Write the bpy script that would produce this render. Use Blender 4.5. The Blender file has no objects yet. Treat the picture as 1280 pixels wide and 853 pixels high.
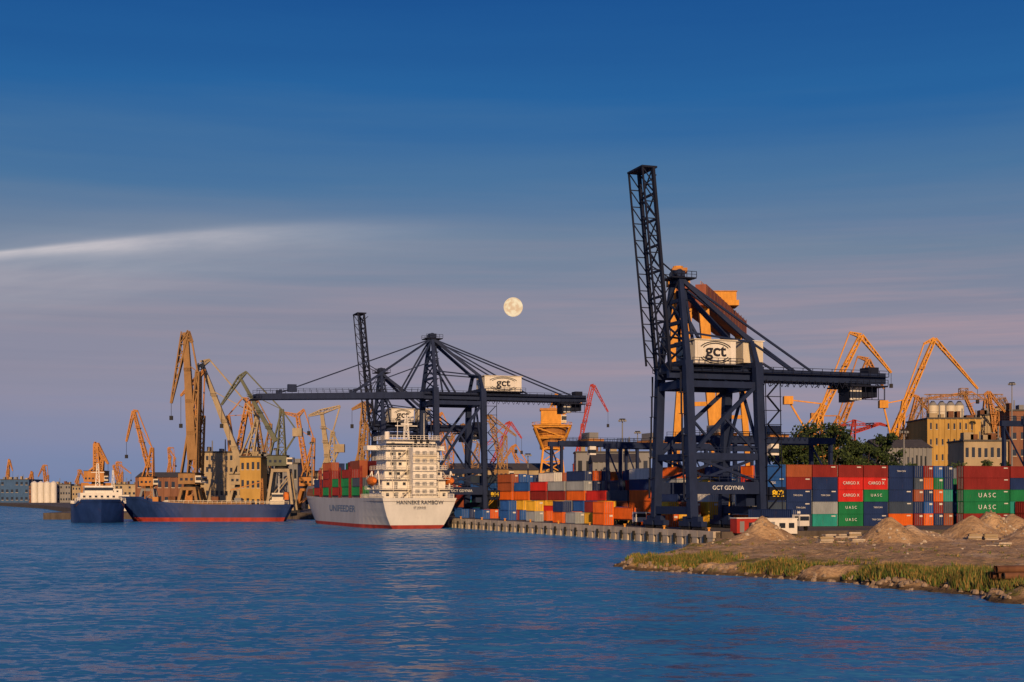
import bpy, math, random
import numpy as np
from mathutils import Vector, Matrix, noise
random.seed(7)
R=random.random
def U(a,b): return a+(b-a)*random.random()
scene=bpy.context.scene
TH=math.atan2(0.337,0.9416)
CT,ST=math.cos(TH),math.sin(TH)
P0=(36.4,254.0)
GZ=2.5            # port level above water
EYE=9.0
def Q(s,t): return (P0[0]-ST*s+CT*t, P0[1]+CT*s+ST*t)
def px_to_plan(b,d): return ((b-640)/1778.0*d, d)   # image pixel column b -> plan position at chosen distance d
def lin(c):
    o=[]
    for v in c:
        v/=255.0
        o.append(v/12.92 if v<=0.04045 else ((v+0.055)/1.055)**2.4)
    return tuple(o)+(1.0,)
# ---------------------------------------------------------------- materials
def paint(name,col,rough=0.7,metal=0.0,var=0.25,scale=0.6,rust=0.0,bump=0.0,spec=0.22):
    m=bpy.data.materials.new(name); m.use_nodes=True
    nt=m.node_tree; N=nt.nodes; L=nt.links
    b=N['Principled BSDF']; b.inputs['Roughness'].default_value=rough; b.inputs['Metallic'].default_value=metal
    b.inputs['Specular IOR Level'].default_value=spec
    tc=N.new('ShaderNodeTexCoord'); mp=N.new('ShaderNodeMapping'); L.new(tc.outputs['Object'],mp.inputs[0])
    mp.inputs['Scale'].default_value=(1,1,0.35)
    nz=N.new('ShaderNodeTexNoise'); nz.inputs['Scale'].default_value=scale; nz.inputs['Detail'].default_value=6; nz.inputs['Roughness'].default_value=0.65
    L.new(mp.outputs[0],nz.inputs['Vector'])
    mx=N.new('ShaderNodeMix'); mx.data_type='RGBA'
    mr=N.new('ShaderNodeMapRange'); mr.inputs['From Min'].default_value=0.3; mr.inputs['From Max'].default_value=0.7
    L.new(nz.outputs['Fac'],mr.inputs['Value']); L.new(mr.outputs[0],mx.inputs['Factor'])
    c=col[:3]
    mx.inputs['A'].default_value=tuple(v*(1-var) for v in c)+(1,)
    mx.inputs['B'].default_value=tuple(min(1,v*(1+var*0.6)+0.01*var) for v in c)+(1,)
    out=mx.outputs['Result']
    if rust>0:
        n2=N.new('ShaderNodeTexNoise'); n2.inputs['Scale'].default_value=scale*2.7; n2.inputs['Detail'].default_value=8; n2.inputs['Roughness'].default_value=0.75
        L.new(mp.outputs[0],n2.inputs['Vector'])
        r2=N.new('ShaderNodeMapRange'); r2.inputs['From Min'].default_value=0.60; r2.inputs['From Max'].default_value=0.70; r2.inputs['To Max'].default_value=rust
        L.new(n2.outputs['Fac'],r2.inputs['Value'])
        m2=N.new('ShaderNodeMix'); m2.data_type='RGBA'; L.new(r2.outputs[0],m2.inputs['Factor']); L.new(out,m2.inputs['A'])
        m2.inputs['B'].default_value=(0.14,0.06,0.025,1); out=m2.outputs['Result']
    L.new(out,b.inputs['Base Color'])
    if bump>0:
        bp=N.new('ShaderNodeBump'); bp.inputs['Strength'].default_value=bump; bp.inputs['Distance'].default_value=0.2
        L.new(nz.outputs['Fac'],bp.inputs['Height']); L.new(bp.outputs[0],b.inputs['Normal'])
    return m
M={}
M['navy']=paint('navy_crane_paint',(0.011,0.022,0.066),0.65,rust=0.12)
M['navy2']=paint('navy_dark_paint',(0.006,0.010,0.028),0.7)
M['dark']=paint('dark_steel',(0.02,0.02,0.024),0.7)
M['white']=paint('white_paint',(0.72,0.68,0.61),0.5,var=0.14,rust=0.3)
M['cream']=paint('cream_paint',(0.62,0.55,0.43),0.5,var=0.15,rust=0.2)
M['glass']=paint('window_glass',(0.02,0.025,0.035),0.1,var=0.3,spec=0.8)
M['yellow']=paint('shipyard_yellow_paint',(0.66,0.29,0.04),0.65,rust=0.6)
M['orange']=paint('orange_paint',(0.60,0.15,0.02),0.6,rust=0.4)
M['ochre']=paint('ochre_crane_paint',(0.46,0.20,0.055),0.7,rust=0.7,scale=0.4)
M['brown']=paint('brown_crane_paint',(0.30,0.165,0.065),0.7,rust=0.7,scale=0.4)
M['beige']=paint('beige_crane_paint',(0.37,0.29,0.185),0.7,rust=0.6,scale=0.4)
M['green_cr']=paint('olive_grey_crane_paint',(0.12,0.13,0.09),0.7,rust=0.6,scale=0.4)
M['girdred']=paint('gantry_girder_red_paint',(0.28,0.085,0.05),0.7,rust=0.5,scale=0.15)
M['rust']=paint('rusty_steel',(0.16,0.07,0.035),0.85,var=0.5)
M['concrete']=paint('concrete',(0.50,0.42,0.32),0.85,var=0.35,scale=0.5,bump=0.3)
M['concrete_dk']=paint('dark_concrete',(0.10,0.08,0.065),0.9,var=0.5,scale=0.5,bump=0.3)  # darker, blotchy concrete for the land edge and quay end wall
M['rubber']=paint('rubber',(0.015,0.015,0.015),0.8)
M['hull_w']=paint('ship_white_hull',(0.70,0.68,0.64),0.5,var=0.12,scale=0.3,rust=0.3)
M['hull_g']=paint('ship_grey_hull',(0.40,0.41,0.43),0.5,var=0.15,scale=0.3,rust=0.4)
M['hull_b']=paint('ship_blue_hull',(0.010,0.032,0.13),0.5,var=0.35,scale=0.3,rust=0.25)
M['boot']=paint('antifouling_red',(0.34,0.04,0.028),0.7,var=0.4,scale=0.4)
M['deck']=paint('deck_paint',(0.16,0.07,0.045),0.8)
M['tan']=paint('tan_render_wall',(0.40,0.31,0.19),0.85,var=0.3,scale=0.15)
M['ywall']=paint('yellow_render_wall',(0.48,0.29,0.08),0.85,var=0.3,scale=0.15)
M['greyw']=paint('grey_cladding',(0.22,0.22,0.225),0.7,var=0.2,scale=0.15)
M['brick']=paint('red_brown_wall',(0.22,0.10,0.06),0.85,var=0.3,scale=0.2)
M['roof']=paint('roof_felt',(0.085,0.078,0.072),0.9)
M['bluew']=paint('blue_cladding',(0.04,0.10,0.22),0.6)
M['red']=paint('red_paint',(0.38,0.03,0.02),0.6)
CC={'navy':(0.010,0.028,0.11),'blue':(0.015,0.085,0.32),'dred':(0.21,0.018,0.016),'red':(0.54,0.022,0.018),
'green':(0.008,0.17,0.06),'teal':(0.02,0.27,0.23),'orange':(0.66,0.12,0.012),'brown':(0.30,0.075,0.03),
'grey':(0.28,0.31,0.34),'white':(0.62,0.60,0.55),'yellow':(0.72,0.40,0.03),'slate':(0.04,0.06,0.10)}
for k,v in CC.items(): M['c_'+k]=paint('container_'+k,v,0.65,var=0.25,scale=0.45,rust=0.4)
M['bark']=paint('bark',(0.09,0.065,0.045),0.9)
M['leaf']=paint('tree_foliage_lit',(0.055,0.085,0.02),0.8,var=0.6,scale=0.7)
M['leaf2']=paint('tree_foliage_shaded',(0.018,0.034,0.012),0.8,var=0.5,scale=0.7)
M['forest']=paint('distant_forest',(0.045,0.06,0.045),0.9,var=0.5,scale=0.05)
M['grass']=paint('shore_grass',(0.11,0.15,0.03),0.8,var=0.5,scale=0.4)
M['grass2']=paint('dry_grass',(0.32,0.21,0.06),0.8,var=0.4,scale=0.4)
M['rock']=paint('shore_rock',(0.30,0.22,0.15),0.85,var=0.5,scale=1.2,bump=0.5)
M['letterw']=paint('white_lettering',(0.7,0.7,0.68),0.5,var=0.1)
M['letterk']=paint('black_lettering',(0.02,0.02,0.03),0.5,var=0.03)
M['letterb']=paint('blue_lettering',(0.10,0.17,0.30),0.5,var=0.1)
M['lettery']=paint('yellow_lettering',(0.85,0.55,0.03),0.5,var=0.03)
# ---------------------------------------------------------------- mesh builder
class MB:
    def __init__(s): s.v=[];s.f=[];s.mi=[];s.m=[]
    def mat(s,k):
        if k not in s.m: s.m.append(k)
        return s.m.index(k)
    def add(s,vs,fs,k):
        o=len(s.v); i=s.mat(k); s.v.extend(tuple(p) for p in vs)
        for f in fs: s.f.append(tuple(a+o for a in f)); s.mi.append(i)
    def hexa(s,p,k): s.add(p,[(0,3,2,1),(4,5,6,7),(0,1,5,4),(1,2,6,5),(2,3,7,6),(3,0,4,7)],k)
    def bx(s,x0,x1,y0,y1,z0,z1,k):
        s.hexa([(x0,y0,z0),(x1,y0,z0),(x1,y1,z0),(x0,y1,z0),(x0,y0,z1),(x1,y0,z1),(x1,y1,z1),(x0,y1,z1)],k)
    def beam(s,p,q,w,h,k,w2=None,h2=None):
        p=Vector(p);q=Vector(q);d=q-p
        if d.length<1e-6: return
        d.normalize()
        a=Vector((1,0,0)) if abs(d.z)>0.96 else d.cross(Vector((0,0,1))).normalized()
        if abs(d.z)>0.96: a=(a-d*a.dot(d)).normalized()
        b=a.cross(d)
        w2=w if w2 is None else w2; h2=h if h2 is None else h2
        P=[p-a*w/2-b*h/2,p+a*w/2-b*h/2,p+a*w/2+b*h/2,p-a*w/2+b*h/2]
        P+=[q-a*w2/2-b*h2/2,q+a*w2/2-b*h2/2,q+a*w2/2+b*h2/2,q-a*w2/2+b*h2/2]
        s.hexa(P,k)
    def cyl(s,p,q,r0,r1,n,k,caps=True):
        p=Vector(p);q=Vector(q);d=(q-p).normalized()
        a=Vector((1,0,0)) if abs(d.z)>0.9 else d.cross(Vector((0,0,1))).normalized()
        a=(a-d*a.dot(d)).normalized(); b=d.cross(a)
        vs=[];fs=[]
        for i in range(n):
            t=2*math.pi*i/n; u=a*math.cos(t)+b*math.sin(t)
            vs.append(p+u*r0); vs.append(q+u*r1)
        for i in range(n):
            j=(i+1)%n; fs.append((2*i,2*j,2*j+1,2*i+1))
        if caps: fs.append(tuple(2*i for i in range(n))[::-1]); fs.append(tuple(2*i+1 for i in range(n)))
        s.add(vs,fs,k)
    def lattice(s,p,q,w0,h0,w1,h1,n,th,k,side=None):
        p=Vector(p);q=Vector(q);d=(q-p).normalized()
        a=Vector(side).normalized() if side else Vector((0,1,0))
        a=(a-d*a.dot(d)).normalized(); b=a.cross(d)
        def ring(t):
            c=p.lerp(q,t); w=w0+(w1-w0)*t; h=h0+(h1-h0)*t
            return [c-a*w/2-b*h/2,c+a*w/2-b*h/2,c+a*w/2+b*h/2,c-a*w/2+b*h/2]
        r0=ring(0); r1=ring(1)
        for i in range(4): s.beam(r0[i],r1[i],th,th,k)
        pr=r0
        for j in range(1,n+1):
            r=ring(j/n)
            for i in range(4):
                i2=(i+1)%4
                s.beam(r[i],r[i2],th*.65,th*.65,k)
                if (j+i)%2: s.beam(pr[i],r[i2],th*.6,th*.6,k)
                else: s.beam(pr[i2],r[i],th*.6,th*.6,k)
            pr=r
    def rail(s,p,q,h,k,n=6,th=0.09):
        p=Vector(p);q=Vector(q);z=Vector((0,0,h))
        s.beam(p+z,q+z,th,th,k); s.beam(p+z*.5,q+z*.5,th*.8,th*.8,k)
        for i in range(n+1):
            c=p.lerp(q,i/n); s.beam(c,c+z,th,th,k)
    def obj(s,name,parent=None,loc=(0,0,0),rz=0,smooth=False):
        me=bpy.data.meshes.new(name); me.from_pydata(s.v,[],s.f)
        for k in s.m: me.materials.append(M[k] if k in M else M['c_'+k])
        me.polygons.foreach_set('material_index',s.mi)
        if smooth: me.polygons.foreach_set('use_smooth',[True]*len(s.f))
        me.update(); o=bpy.data.objects.new(name,me); scene.collection.objects.link(o)
        if parent is not None: o.parent=parent
        o.location=loc; o.rotation_euler=(0,0,rz)
        return o
def group(name,loc,rz=0):
    e=bpy.data.objects.new(name,None); scene.collection.objects.link(e); e.location=loc; e.rotation_euler=(0,0,rz); e.empty_display_size=1
    return e
def text(s,parent,loc,size,mat,rz=0,name='lettering',bold=0.0,sx=1.0):
    c=bpy.data.curves.new(name,'FONT'); c.body=s; c.size=size; c.align_x='CENTER'; c.align_y='CENTER'; c.extrude=0.02; c.offset=bold
    c.materials.append(M[mat]); o=bpy.data.objects.new(name,c); scene.collection.objects.link(o)
    o.parent=parent; o.location=loc; o.rotation_euler=(math.pi/2,0,rz); o.scale=(sx,1,1)
    return o
# ---------------------------------------------------------------- camera
cam=bpy.data.cameras.new('Camera'); co=bpy.data.objects.new('Camera',cam); scene.collection.objects.link(co)
cam.sensor_width=36; cam.lens=50; cam.clip_end=40000; cam.clip_start=0.5
co.location=(0,0,EYE); co.rotation_euler=(math.pi/2,0,0); cam.shift_y=(620-426.5)/1280
scene.camera=co
# ---------------------------------------------------------------- sun + sky
EL=math.radians(17); az=math.atan2(0.04,-0.999)
ts=Vector((math.sin(az)*math.cos(EL),math.cos(az)*math.cos(EL),math.sin(EL)))
sl=bpy.data.lights.new('Sun','SUN'); sl.energy=4.1; sl.angle=math.radians(0.6); sl.color=(1.0,0.66,0.36)
so=bpy.data.objects.new('Sun',sl); scene.collection.objects.link(so); so.rotation_euler=(-ts).to_track_quat('-Z','Y').to_euler(); so.location=(0,-50,60)
w=bpy.data.worlds.new('World'); scene.world=w; w.use_nodes=True
nt=w.node_tree; N=nt.nodes; L=nt.links; N.clear()
def Mth(op,a,b=None,c=None,clamp=False):
    n=N.new('ShaderNodeMath'); n.operation=op; n.use_clamp=clamp
    for i,x in enumerate((a,b,c)):
        if x is None: continue
        if isinstance(x,(int,float)): n.inputs[i].default_value=x
        else: L.new(x,n.inputs[i])
    return n.outputs[0]
out=N.new('ShaderNodeOutputWorld')
tc=N.new('ShaderNodeTexCoord'); nm=N.new('ShaderNodeVectorMath'); nm.operation='NORMALIZE'; L.new(tc.outputs['Generated'],nm.inputs[0])
sp=N.new('ShaderNodeSeparateXYZ'); L.new(nm.outputs[0],sp.inputs[0])
el=Mth('MULTIPLY',Mth('ARCSINE',sp.outputs['Z']),57.2958)
azn=Mth('MULTIPLY',Mth('ARCTAN2',sp.outputs['X'],sp.outputs['Y']),57.2958)
def snoise(ax,ex,z,det=5,rg=.55,e_=None):
    cv=N.new('ShaderNodeCombineXYZ'); L.new(Mth('MULTIPLY',azn,ax),cv.inputs[0]); L.new(Mth('MULTIPLY',e_ or el,ex),cv.inputs[1]); cv.inputs[2].default_value=z
    t=N.new('ShaderNodeTexNoise'); t.inputs['Scale'].default_value=1.0; t.inputs['Detail'].default_value=det; t.inputs['Roughness'].default_value=rg; L.new(cv.outputs[0],t.inputs['Vector']); return t.outputs['Fac']
nzc=Mth('SUBTRACT',snoise(.035,.55,0),0.5)
ele=Mth('ADD',el,Mth('MULTIPLY',nzc,3.2))
fac=Mth('DIVIDE',ele,30.0,clamp=True)
cr=N.new('ShaderNodeValToRGB'); L.new(fac,cr.inputs[0])
stops=[(0,(110,132,172)),(1.9,(124,134,170)),(3.9,(138,136,160)),(7,(134,133,153)),(9.5,(110,127,152)),(12.5,(66,110,154)),(15.5,(20,92,154)),(19.2,(0,76,143)),(29,(0,60,128))]
e=cr.color_ramp.elements
while len(e)<len(stops): e.new(0.5)
for i,(a,c) in enumerate(stops): e[i].position=a/30.0; e[i].color=lin(c)
def mixc(f,a,bcol):
    n=N.new('ShaderNodeMix'); n.data_type='RGBA'; L.new(f,n.inputs['Factor']); L.new(a,n.inputs['A']); n.inputs['B'].default_value=bcol; return n.outputs['Result']
band=Mth('EXPONENT',Mth('MULTIPLY',Mth('POWER',Mth('ABSOLUTE',Mth('DIVIDE',Mth('SUBTRACT',el,6.0),3.2)),2.0),-1.0))
pk=Mth('MULTIPLY',Mth('MULTIPLY',Mth('SUBTRACT',snoise(.06,1.3,3.7,6),0.42),3.0,clamp=True),band)
azr=Mth('ADD',0.60,Mth('MULTIPLY',azn,0.022),clamp=True)
col=mixc(Mth('MULTIPLY',Mth('MULTIPLY',pk,azr),0.85,clamp=True),cr.outputs[0],lin((184,150,156)))
bar=Mth('MULTIPLY',Mth('SUBTRACT',snoise(.05,1.9,14.2,6,.6),0.50),2.4,clamp=True)
band2=Mth('EXPONENT',Mth('MULTIPLY',Mth('POWER',Mth('ABSOLUTE',Mth('DIVIDE',Mth('SUBTRACT',el,7.5),3.6)),2.0),-1.0))
col=mixc(Mth('MULTIPLY',Mth('MULTIPLY',bar,band2),0.40,clamp=True),col,lin((100,112,142)))
cvx=Mth('SUBTRACT',10.65,Mth('MULTIPLY',Mth('POWER',Mth('ABSOLUTE',Mth('ADD',azn,1.3)),2.0),0.0045))
dd=Mth('SUBTRACT',el,cvx)
wd=Mth('MAXIMUM',Mth('ADD',0.17,Mth('MULTIPLY',Mth('ADD',azn,18.0),0.028)),0.14)
up_=Mth('GREATER_THAN',dd,0.0)
wd=Mth('MULTIPLY',wd,Mth('SUBTRACT',1.5,Mth('MULTIPLY',up_,0.8)))
core=Mth('EXPONENT',Mth('MULTIPLY',Mth('POWER',Mth('ABSOLUTE',Mth('DIVIDE',dd,wd)),2.0),-1.0))
below=Mth('EXPONENT',Mth('MULTIPLY',Mth('POWER',Mth('ABSOLUTE',Mth('DIVIDE',Mth('ADD',dd,0.9),1.3)),2.0),-1.0))
fadeR=Mth('MULTIPLY',Mth('SUBTRACT',2.0,azn),0.055,clamp=True)
fadeR=Mth('MULTIPLY',fadeR,fadeR)
front=Mth('GREATER_THAN',sp.outputs['Y'],0.0)
nn=Mth('ADD',0.25,Mth('MULTIPLY',snoise(.25,1.8,9.1,6,.6,dd),1.3))
limb=Mth('MULTIPLY',Mth('ADD',azn,45.0),0.06,clamp=True)
st=Mth('MULTIPLY',Mth('MULTIPLY',Mth('MULTIPLY',Mth('ADD',Mth('MULTIPLY',core,0.62),Mth('MULTIPLY',below,0.24)),Mth('MULTIPLY',fadeR,front)),nn),limb,clamp=True)
col=mixc(st,col,lin((216,206,208)))
bg=N.new('ShaderNodeBackground'); L.new(col,bg.inputs[0]); bg.inputs[1].default_value=0.95
sky=N.new('ShaderNodeTexSky'); sky.sky_type='NISHITA'; sky.sun_disc=False; sky.sun_elevation=EL; sky.sun_rotation=az; sky.dust_density=2.0
bg2=N.new('ShaderNodeBackground'); L.new(sky.outputs[0],bg2.inputs[0]); bg2.inputs[1].default_value=0.006
ad=N.new('ShaderNodeAddShader'); L.new(bg.outputs[0],ad.inputs[0]); L.new(bg2.outputs[0],ad.inputs[1]); L.new(ad.outputs[0],out.inputs[0])
scene.view_settings.view_transform='Standard'; scene.view_settings.look='None'; scene.view_settings.exposure=0
# ---------------------------------------------------------------- moon
mm=bpy.data.materials.new('moon_surface'); mm.use_nodes=True; n=mm.node_tree; b=n.nodes['Principled BSDF']
tcm=n.nodes.new('ShaderNodeTexCoord'); nzm=n.nodes.new('ShaderNodeTexNoise'); nzm.inputs['Scale'].default_value=0.03; nzm.inputs['Detail'].default_value=3
n.links.new(tcm.outputs['Object'],nzm.inputs[0]); rm=n.nodes.new('ShaderNodeValToRGB'); n.links.new(nzm.outputs['Fac'],rm.inputs[0])
rm.color_ramp.elements[0].position=0.38; rm.color_ramp.elements[0].color=(0.80,0.52,0.30,1); rm.color_ramp.elements[1].position=0.60; rm.color_ramp.elements[1].color=(0.98,0.78,0.50,1)
b.inputs['Base Color'].default_value=(0,0,0,1); b.inputs['Specular IOR Level'].default_value=0
n.links.new(rm.outputs[0],b.inputs['Emission Color']); b.inputs['Emission Strength'].default_value=0.97
bpy.ops.mesh.primitive_uv_sphere_add(segments=48,ring_count=24,radius=12.0/1778*9000); mo=bpy.context.object; mo.name='moon'
mo.location=(1.5/1778*9000,9000,EYE+236.0/1778*9000); mo.data.materials.append(mm); bpy.ops.object.shade_smooth()
# ---------------------------------------------------------------- water (wave slopes from vector noise)
wm=bpy.data.materials.new('sea_water'); wm.use_nodes=True; n=wm.node_tree; NN=n.nodes; LL=n.links; b=NN['Principled BSDF']
b.inputs['Roughness'].default_value=0.22; b.inputs['IOR'].default_value=1.33
g=NN.new('ShaderNodeNewGeometry')
def wn(sc,det,rg,stretch=(0.55,1.0,1),rot=.2):
    mp=NN.new('ShaderNodeMapping'); mp.inputs['Rotation'].default_value=(0,0,rot); mp.inputs['Scale'].default_value=stretch; LL.new(g.outputs['Position'],mp.inputs[0])
    t=NN.new('ShaderNodeTexNoise'); t.inputs['Scale'].default_value=sc; t.inputs['Detail'].default_value=det; t.inputs['Roughness'].default_value=rg; LL.new(mp.outputs[0],t.inputs['Vector']); return t
def vm(op,a,b_):
    t=NN.new('ShaderNodeVectorMath'); t.operation=op
    for i,x in enumerate((a,b_)):
        if isinstance(x,tuple): t.inputs[i].default_value=x
        else: LL.new(x,t.inputs[i])
    return t.outputs[0]
w0=wn(0.07,2,0.5); w1=wn(0.42,4,0.72); w2=wn(1.7,2,0.5,(0.6,1,1),-.15); a2=wn(0.012,4,0.6,(.5,1,1))
v0=vm('MULTIPLY',vm('SUBTRACT',w0.outputs['Color'],(.5,.5,.5)),(0.2,0.35,0))
v1=vm('MULTIPLY',vm('SUBTRACT',w1.outputs['Color'],(.5,.5,.5)),(1.0,1.7,0))
v2=vm('MULTIPLY',vm('SUBTRACT',w2.outputs['Color'],(.5,.5,.5)),(0.8,1.3,0))
nrm=NN.new('ShaderNodeVectorMath'); nrm.operation='NORMALIZE'; LL.new(vm('ADD',vm('ADD',v0,vm('ADD',v1,v2)),(0,-0.13,1)),nrm.inputs[0]); LL.new(nrm.outputs[0],b.inputs['Normal'])
rp=NN.new('ShaderNodeValToRGB'); LL.new(a2.outputs['Fac'],rp.inputs[0])
rp.color_ramp.elements[0].position=.38; rp.color_ramp.elements[0].color=(0.022,0.135,0.31,1); rp.color_ramp.elements[1].position=.62; rp.color_ramp.elements[1].color=(0.045,0.20,0.42,1)
LL.new(rp.outputs[0],b.inputs['Base Color'])
me=bpy.data.meshes.new('water'); S=20000
me.from_pydata([(-S,-500,0),(S,-500,0),(S,S,0),(-S,S,0)],[],[(0,1,2,3)]); me.materials.append(wm)
o=bpy.data.objects.new('water',me); scene.collection.objects.link(o)
# ---------------------------------------------------------------- port land (one sheet to the horizon)
M['asphalt']=paint('port_paving',(0.13,0.115,0.10),0.9,var=0.35,scale=0.08,bump=0.1)
poly=[Q(0,0),Q(296,0),(-92,548),(-118,552),(-178,540),(-190,640),(-330,1000),(-480,1320),(-2500,1500),(-9000,2500),(-9000,19000),(15000,19000),(15000,200),Q(0,600)]
mb=MB(); vs=[(x,y,GZ) for x,y in poly]+[(x,y,-3) for x,y in poly]; n_=len(poly)
mb.add(vs,[tuple(range(n_))[::-1]],'asphalt')
for i in range(n_):
    j=(i+1)%n_; mb.f.append((i,j,j+n_,i+n_)); mb.mi.append(mb.mat('concrete_dk'))
mb.obj('port_ground')
mb=MB()
for i in range(48):
    s=i*6.16
    mb.bx(-0.55,0.9,s,s+6.0,1.45,GZ+0.12,'concrete')
    mb.bx(-0.45,-0.02,s+0.3,s+2.4,-0.6,1.44,'concrete')
    mb.bx(-0.45,-0.02,s+3.3,s+5.3,-0.6,1.44,'concrete')
    mb.cyl((-0.75,s+2.8,0.3),(-0.75,s+2.8,2.0),0.28,0.28,8,'rubber')
    if i%3==0:
        mb.cyl((0.2,s+3,GZ+0.12),(0.2,s+3,GZ+0.6),0.22,0.16,8,'yellow'); mb.cyl((0.2,s+3,GZ+0.6),(0.2,s+3,GZ+0.78),0.34,0.34,8,'yellow')
mb.bx(0.9,60,-0.6,-0.05,-1,GZ+0.1,'concrete_dk')
for x in (2.5,17.5): mb.bx(x-0.08,x+0.08,0.2,290,GZ+0.004,GZ+0.1,'dark')
mb.obj('quay_wall',None,(P0[0],P0[1],0),TH)
# ---------------------------------------------------------------- sand spit terrain
shore=[Q(-0.3,-0.3),(32,240),(26.5,222),(21,205),(15.5,188),(13.8,177),(15.5,171),(21,167),(24.5,161),(29.5,153),(33,147),(36.5,141),(39.5,135),(42.5,122),(46,108),(60,90),(300,60),(300,345),Q(-0.3,200)]
SH=np.array(shore)
def sdist(px,py):
    best=np.full(px.shape,1e9); ins=np.zeros(px.shape,bool); n=len(SH)
    for i in range(n):
        x0,y0=SH[i]; x1,y1=SH[(i+1)%n]; dx,dy=x1-x0,y1-y0
        t=np.clip(((px-x0)*dx+(py-y0)*dy)/(dx*dx+dy*dy),0,1)
        best=np.minimum(best,np.hypot(px-x0-t*dx,py-y0-t*dy))
        c=((y0>py)!=(y1>py))&(px<(x1-x0)*(py-y0)/(y1-y0+1e-12)+x0); ins^=c
    return np.where(ins,best,-best)
mounds=[(40.5,230,4.6,4.1),(42.8,232,4.0,2.6),(37,226,3.5,1.6),(55,207,5.0,3.9),(58.5,209,4.5,2.6),(62,214,5,1.8),(73,226,5.5,3.8),(77,229,5,4.4),(83,236,6,4.2),(70,196,5,1.3),(86,222,6,3.0),(80,219,4.5,2.6),(37,214,4,1.0),(98,246,9,3.5),(66,236,6,1.6),(50,186,5,0.7),(78,205,5,1.6),(91,214,5,2.2)]
def hgt(x,y):
    d=float(sdist(np.array([x]),np.array([y]))[0]); return hfin(x,y,d)
def hfin(x,y,d):
    nb=noise.fractal(Vector((x*0.12,y*0.12,0)),1.0,2.0,5)
    n2=noise.fractal(Vector((x*0.6,y*0.6,5)),1.0,2.0,5)
    d=d+nb*2.6+n2*0.8
    if d<0: return max(-1.5,d*0.4)
    base=1.5*(1-math.exp(-d/2.2))+0.75*min(1,d/30)
    z=base+0.28*nb+0.18*n2
    m_=0
    for mx,my,r,h in mounds:
        q=math.hypot(x-mx,(y-my)*0.9)/r+0.18*nb+0.06*n2
        if q<1.0: m_=max(m_,h*(1-max(q,0.05))*(1+0.08*n2))
    return z+m_
nx,ny=360,400; ys=np.linspace(84,268,ny)
xs=8+(np.linspace(0,1,nx)**1.5)*182
GX,GY=np.meshgrid(xs,ys); D=sdist(GX,GY)
vs=[];
for j in range(ny):
    for i in range(nx):
        d=D[j,i]; x=GX[j,i];y=GY[j,i]
        z=-1.5 if d<-6 else hfin(x,y,d)
        s=-(x-P0[0])*ST+(y-P0[1])*CT
        if s>-1.0: z=min(z,GZ-0.25)
        vs.append((x,y,z))
fs=[]
for j in range(ny-1):
    for i in range(nx-1):
        a=j*nx+i
        if max(vs[a][2],vs[a+1][2],vs[a+nx][2],vs[a+nx+1][2])>-1.4: fs.append((a,a+1,a+nx+1,a+nx))
sm=bpy.data.materials.new('sandy_ground'); sm.use_nodes=True; n=sm.node_tree; NN=n.nodes; LL=n.links; b=NN['Principled BSDF']; b.inputs['Roughness'].default_value=0.95; b.inputs['Specular IOR Level'].default_value=0.1
g=NN.new('ShaderNodeNewGeometry'); sx=NN.new('ShaderNodeSeparateXYZ'); LL.new(g.outputs['Position'],sx.inputs[0])
def nz_(sc,det=6):
    t=NN.new('ShaderNodeTexNoise'); t.inputs['Scale'].default_value=sc; t.inputs['Detail'].default_value=det; t.inputs['Roughness'].default_value=0.65; LL.new(g.outputs['Position'],t.inputs['Vector']); return t.outputs['Fac']
def mrg(v,a,b_,c=0,d=1):
    t=NN.new('ShaderNodeMapRange'); LL.new(v,t.inputs['Value']); t.inputs['From Min'].default_value=a; t.inputs['From Max'].default_value=b_; t.inputs['To Min'].default_value=c; t.inputs['To Max'].default_value=d; return t.outputs[0]
def mx_(f,a,b_):
    t=NN.new('ShaderNodeMix'); t.data_type='RGBA'; LL.new(f,t.inputs['Factor'])
    for q,v in (('A',a),('B',b_)):
        if isinstance(v,tuple): t.inputs[q].default_value=v
        else: LL.new(v,t.inputs[q])
    return t.outputs['Result']
c1=mx_(mrg(nz_(0.35),0.35,0.65),(0.36,0.22,0.11,1),(0.66,0.44,0.23,1))
c1=mx_(mrg(nz_(1.6),0.50,0.66),c1,(0.38,0.23,0.12,1))
c1=mx_(mrg(nz_(0.15),0.55,0.66),c1,(0.60,0.44,0.28,1))
vegm=NN.new('ShaderNodeMath'); vegm.operation='MULTIPLY'; vegm.use_clamp=True
LL.new(mrg(nz_(0.22),0.50,0.60),vegm.inputs[0]); LL.new(mrg(sx.outputs['Z'],2.3,1.6),vegm.inputs[1])
c1=mx_(vegm.outputs[0],c1,(0.17,0.155,0.035,1))
c1=mx_(mrg(sx.outputs['Z'],0.75,0.25),c1,(0.11,0.075,0.045,1))
LL.new(c1,b.inputs['Base Color'])
bb=NN.new('ShaderNodeBump'); bb.inputs['Distance'].default_value=0.6; bb.inputs['Strength'].default_value=0.9; LL.new(nz_(1.3,8),bb.inputs['Height']); LL.new(bb.outputs[0],b.inputs['Normal'])
me=bpy.data.meshes.new('sandy_ground'); me.from_pydata(vs,[],fs); me.materials.append(sm); me.polygons.foreach_set('use_smooth',[True]*len(fs)); me.update()
o=bpy.data.objects.new('sandy_ground',me); scene.collection.objects.link(o)
mb=MB(); 
front=[p for p in shore[4:15]]
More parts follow.
